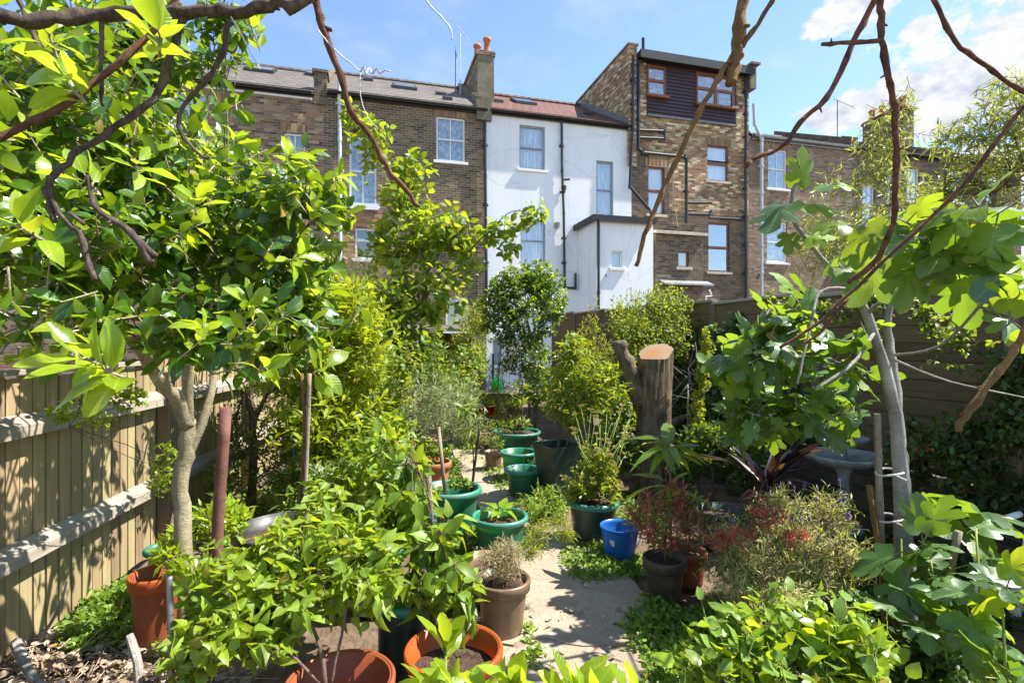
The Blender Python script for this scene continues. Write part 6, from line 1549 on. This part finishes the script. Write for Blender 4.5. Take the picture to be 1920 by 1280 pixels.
cover('ground_cover', 'green weeds and fern leaves on the soil by the timber fence and left beds', [(190, 1150, 50, 40, .6), (215, 1185, 50, 40, .5), (150, 1200, 40, 30, .3), (240, 1120, 30, 30, .3), (560, 1000, 120, 40, .8), (620, 930, 120, 40, 1), (480, 960, 60, 40, .6), (700, 830, 90, 30, .8), (880, 850, 30, 20, .1), (430, 1060, 60, 60, .5), (300, 1200, 50, 40, .3), (640, 1040, 60, 50, .4)], 420, .04, 'cover', 71, h=.12)
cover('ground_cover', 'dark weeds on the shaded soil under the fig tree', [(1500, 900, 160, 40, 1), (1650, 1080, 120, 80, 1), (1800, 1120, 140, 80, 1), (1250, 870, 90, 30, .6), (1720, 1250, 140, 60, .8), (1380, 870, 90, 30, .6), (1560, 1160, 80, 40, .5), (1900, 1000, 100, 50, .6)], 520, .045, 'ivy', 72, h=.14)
def litter():
    rng = np.random.default_rng(5); lv = Leaves()
    n = 900; a = rng.uniform(0, 6.28, n); r = np.sqrt(rng.random(n))
    ctr = [(110, 1270, 190, 90), (260, 1240, 80, 60), (60, 1230, 90, 50), (380, 1300, 100, 60), (1060, 1180, 120, 110)]
    ps = np.array([GP(c[0] + c[2] * r_ * math.cos(a_), max(c[1] + c[3] * r_ * math.sin(a_), 1150)) for a_, r_, c in zip(a, r, [ctr[i] for i in rng.choice(5, n, p=[.44, .25, .15, .1, .06])])])
    ps[:, 2] = rng.uniform(.0, .05, n); d = rng.normal(size=(n, 3)) * (1, 1, .2)
    lv.add('ovate', ps, d, UP + rng.normal(size=(n, 3)) * .5, rng.uniform(.025, .075, n), np.full(n, 1.0), rng)
    m = 260; q = np.array([GP(c[0] + c[2] * r_ * math.cos(a_), max(c[1] + c[3] * r_ * math.sin(a_), 1160)) for a_, r_, c in zip(rng.uniform(0, 6.28, m), np.sqrt(rng.random(m)), [ctr[i] for i in rng.choice(4, m)])])
    q[:, 2] = rng.uniform(.01, .05, m); dd = unit(rng.normal(size=(m, 3)) * (1, 1, .12)) * rng.uniform(.08, .35, (m, 1))
    q2 = q + dd; q2[:, 2] = np.maximum(q2[:, 2], .005)
    lv.prisms(q, q2, np.full((m, 1), .004), np.full((m, 1), .002))
    tag(lv.build('leaf_litter', M['dry']), 'dry leaves and broken twigs heaped at the foot of the timber fence', 'leaf litter', None, 'stuff')
litter()
def short_stub(pts, r, label):
    w_ = [P(*q) for q in pts]; mb = MB(); sp_ = smooth_path(w_, 3); mb.tube(sp_, np.linspace(r, r * .7, len(sp_)), 8, True, .1, random)
    tag(mb.build('cut_stub', M['trunk_grey']), label, 'cut branch')
short_stub([(262, 1290, 2.72), (258, 1240, 2.75), (242, 1190, 2.8)], .026, 'sawn grey stub sticking up from the dry leaves')
short_stub([(30, 1205, 2.9), (50, 1250, 2.75), (80, 1290, 2.65)], .03, 'pale broken branch end leaning on the timber fence')
short_stub([(75, 1200, 2.85), (110, 1140, 2.8), (125, 1090, 2.8)], .008, 'thin reddish shoot leaning towards the timber fence')

# ------------------------------------------------------------------ bare branches overhead
def branch(label, paths, mat, group='bare overhanging branches', name='bare_branch', knots=True, nn=10):
    lv = Leaves(); rng = np.random.default_rng(abs(hash(label)) % 1000 if False else len(label) * 7)
    random.seed(len(label))
    for pts, r0, r1 in paths:
        w_ = [P(*q) for q in pts]; sp_ = smooth_path(w_, 5)
        sp_ = [q + rng.normal(size=3) * r0 * .22 for q in sp_]; rad = np.linspace(r0, r1, len(sp_))
        if knots:
            for i in range(1, len(rad) - 2):
                if i % 4 == 0: rad[i] *= 1.28
                elif i % 4 == 1: rad[i] *= 1.08
            for i in range(2, len(sp_) - 2, 3):
                if rng.random() < .65:
                    tg = unit(sp_[i + 1] - sp_[i]); sd = unit(np.cross(tg, rng.normal(size=3)))
                    e_ = sp_[i] + sd * (rad[i] + rng.uniform(.003, .011)) + tg * rng.uniform(.002, .012)
                    lv.tube([sp_[i], e_], [rad[i] * .55, rad[i] * .22], 5)
        lv.tube(sp_, rad, nn, .16)
    b0 = P(*paths[0][0][0]); o = lv.build(name, M[mat], None, b0); o.location = b0
    tag(o, label, 'branch', group)
    return o
y = 1.15
branch('thick horizontal bare branch along the upper left edge with drooping side twigs',
       [([(-120, 20, 1.0), (0, 32, 1.05), (100, 38, 1.1), (200, 28, y), (330, 24, y), (440, 22, y), (520, 10, y), (600, -15, y), (800, -160, 1.3)], .013, .011),
        ([(345, 28, y), (325, 90, y), (285, 185, 1.12), (205, 245, 1.1), (150, 285, 1.08), (95, 335, 1.05), (88, 370, 1.05), (105, 420, 1.05)], .0075, .005),
        ([(430, 40, y), (408, 120, y), (375, 165, y), (338, 208, y), (345, 260, y), (390, 300, y)], .006, .003), ([(190, 32, y), (190, 110, y), (192, 200, y)], .005, .003),
        ([(88, 345, 1.05), (110, 400, 1.05), (150, 440, 1.05), (165, 490, 1.05), (180, 525, 1.05)], .004, .007), ([(165, 330, 1.06), (180, 390, 1.06), (230, 425, 1.06), (262, 455, 1.06), (284, 492, 1.06)], .004, .008),
        ([(262, 455, 1.06), (290, 480, 1.06)], .006, .005), ([(160, 420, 1.05), (130, 400, 1.05)], .004, .003)], 'branch_dark')
branch('slender reddish brown branch slanting down to the left edge', [([(330, -10, y), (310, 35, y), (190, 145, 1.1), (90, 215, 1.05), (0, 258, 1.0), (-100, 300, .95)], .0065, .006)], 'branch_red')
branch('short grey twig hanging at the top left corner', [([(30, -20, 1.2), (55, 50, 1.2), (78, 105, 1.2), (85, 120, 1.2)], .006, .005)], 'branch_dark')
branch('red brown branch slanting down in front of the dark brick house', [([(560, -90, 1.3), (590, 0, 1.3), (605, 50, 1.3), (635, 130, 1.3), (660, 210, 1.32), (690, 250, 1.34), (735, 325, 1.36), (787, 388, 1.38)], .010, .005), ([(606, 52, 1.3), (622, 56, 1.3)], .006, .005), ([(672, 238, 1.33), (662, 248, 1.33)], .006, .004)], 'branch_red')
branch('thick brown cut branch end over the dormer with a bent tan shoot', [([(1400, -120, 1.2), (1394, 0, 1.2), (1384, 80, 1.2), (1376, 120, 1.2), (1370, 158, 1.2)], .0125, .012), ([(1376, 100, 1.2), (1340, 160, 1.2), (1290, 255, 1.2), (1245, 355, 1.2), (1215, 425, 1.2), (1192, 498, 1.2)], .0055, .005), ([(1462, -30, 1.2), (1440, 15, 1.2), (1392, 88, 1.2)], .005, .005)], 'branch_tan')
branch('brown branch slanting from the top toward the tall dormer house', [([(1680, -90, 1.25), (1640, 0, 1.25), (1602, 75, 1.25), (1560, 170, 1.25), (1500, 232, 1.25), (1468, 272, 1.25), (1408, 300, 1.25)], .0075, .0045), ([(1408, 300, 1.25), (1398, 315, 1.25)], .007, .004)], 'branch_red')
branch('long upright brown branch with a short side spur before the white cloud', [([(1646, -90, 1.2), (1650, 0, 1.2), (1655, 75, 1.2), (1667, 150, 1.2), (1676, 200, 1.22), (1680, 330, 1.24), (1674, 420, 1.26), (1640, 490, 1.3), (1590, 530, 1.34)], .0068, .0058), ([(1652, 76, 1.2), (1600, 80, 1.2), (1540, 84, 1.2)], .005, .004), ([(1676, 205, 1.22), (1695, 198, 1.22)], .006, .006), ([(1676, 205, 1.22), (1640, 222, 1.2)], .004, .003)], 'branch_red')
branch('dark thin branch slanting across the cloud to the right edge', [([(1710, -90, 1.2), (1752, 0, 1.2), (1792, 78, 1.2), (1850, 125, 1.2), (1905, 165, 1.2), (2000, 210, 1.2)], .0048, .0044)], 'branch_red')
branch('long brown branch slanting from the right edge down to the fig leaves', [([(2010, 120, 1.3), (1920, 200, 1.3), (1820, 330, 1.32), (1740, 412, 1.35), (1640, 505, 1.38), (1540, 600, 1.4), (1462, 652, 1.42)], .005, .0038), ([(1590, 560, 1.4), (1540, 620, 1.42), (1500, 650, 1.44)], .004, .003)], 'branch_red')
branch('tan cane with a cut end slanting in at the right edge', [([(2000, 450, 1.3), (1925, 615, 1.3), (1895, 668, 1.3), (1840, 740, 1.3), (1796, 806, 1.3)], .008, .0085)], 'branch_tan')
branch('curly pale tendril crossing the red brown branch', [([(596, 58, 1.28), (608, 72, 1.28), (640, 105, 1.28), (676, 134, 1.28)], .0022, .0016), ([(676, 134, 1.28), (682, 126, 1.27), (686, 138, 1.28), (692, 128, 1.29), (698, 138, 1.28), (706, 129, 1.27), (712, 138, 1.28), (722, 132, 1.28), (731, 134, 1.28)], .002, .002), ([(676, 134, 1.28), (676, 180, 1.28), (690, 220, 1.28), (707, 240, 1.28)], .0012, .001)], 'wire', 'pale tendrils', 'tendril', False, 6)
branch('single pale tendril hooking down at the top centre', [([(780, -40, 1.28), (802, 5, 1.28), (825, 30, 1.28), (845, 55, 1.28), (847, 74, 1.28)], .0022, .0016)], 'wire', 'pale tendrils', 'tendril', False, 6)
branch('fine pale tendril dangling under the thick upper left branch', [([(432, 30, 1.15), (450, 60, 1.15), (470, 100, 1.15), (488, 130, 1.15)], .0018, .0012)], 'wire', 'pale tendrils', 'tendril', False, 6)
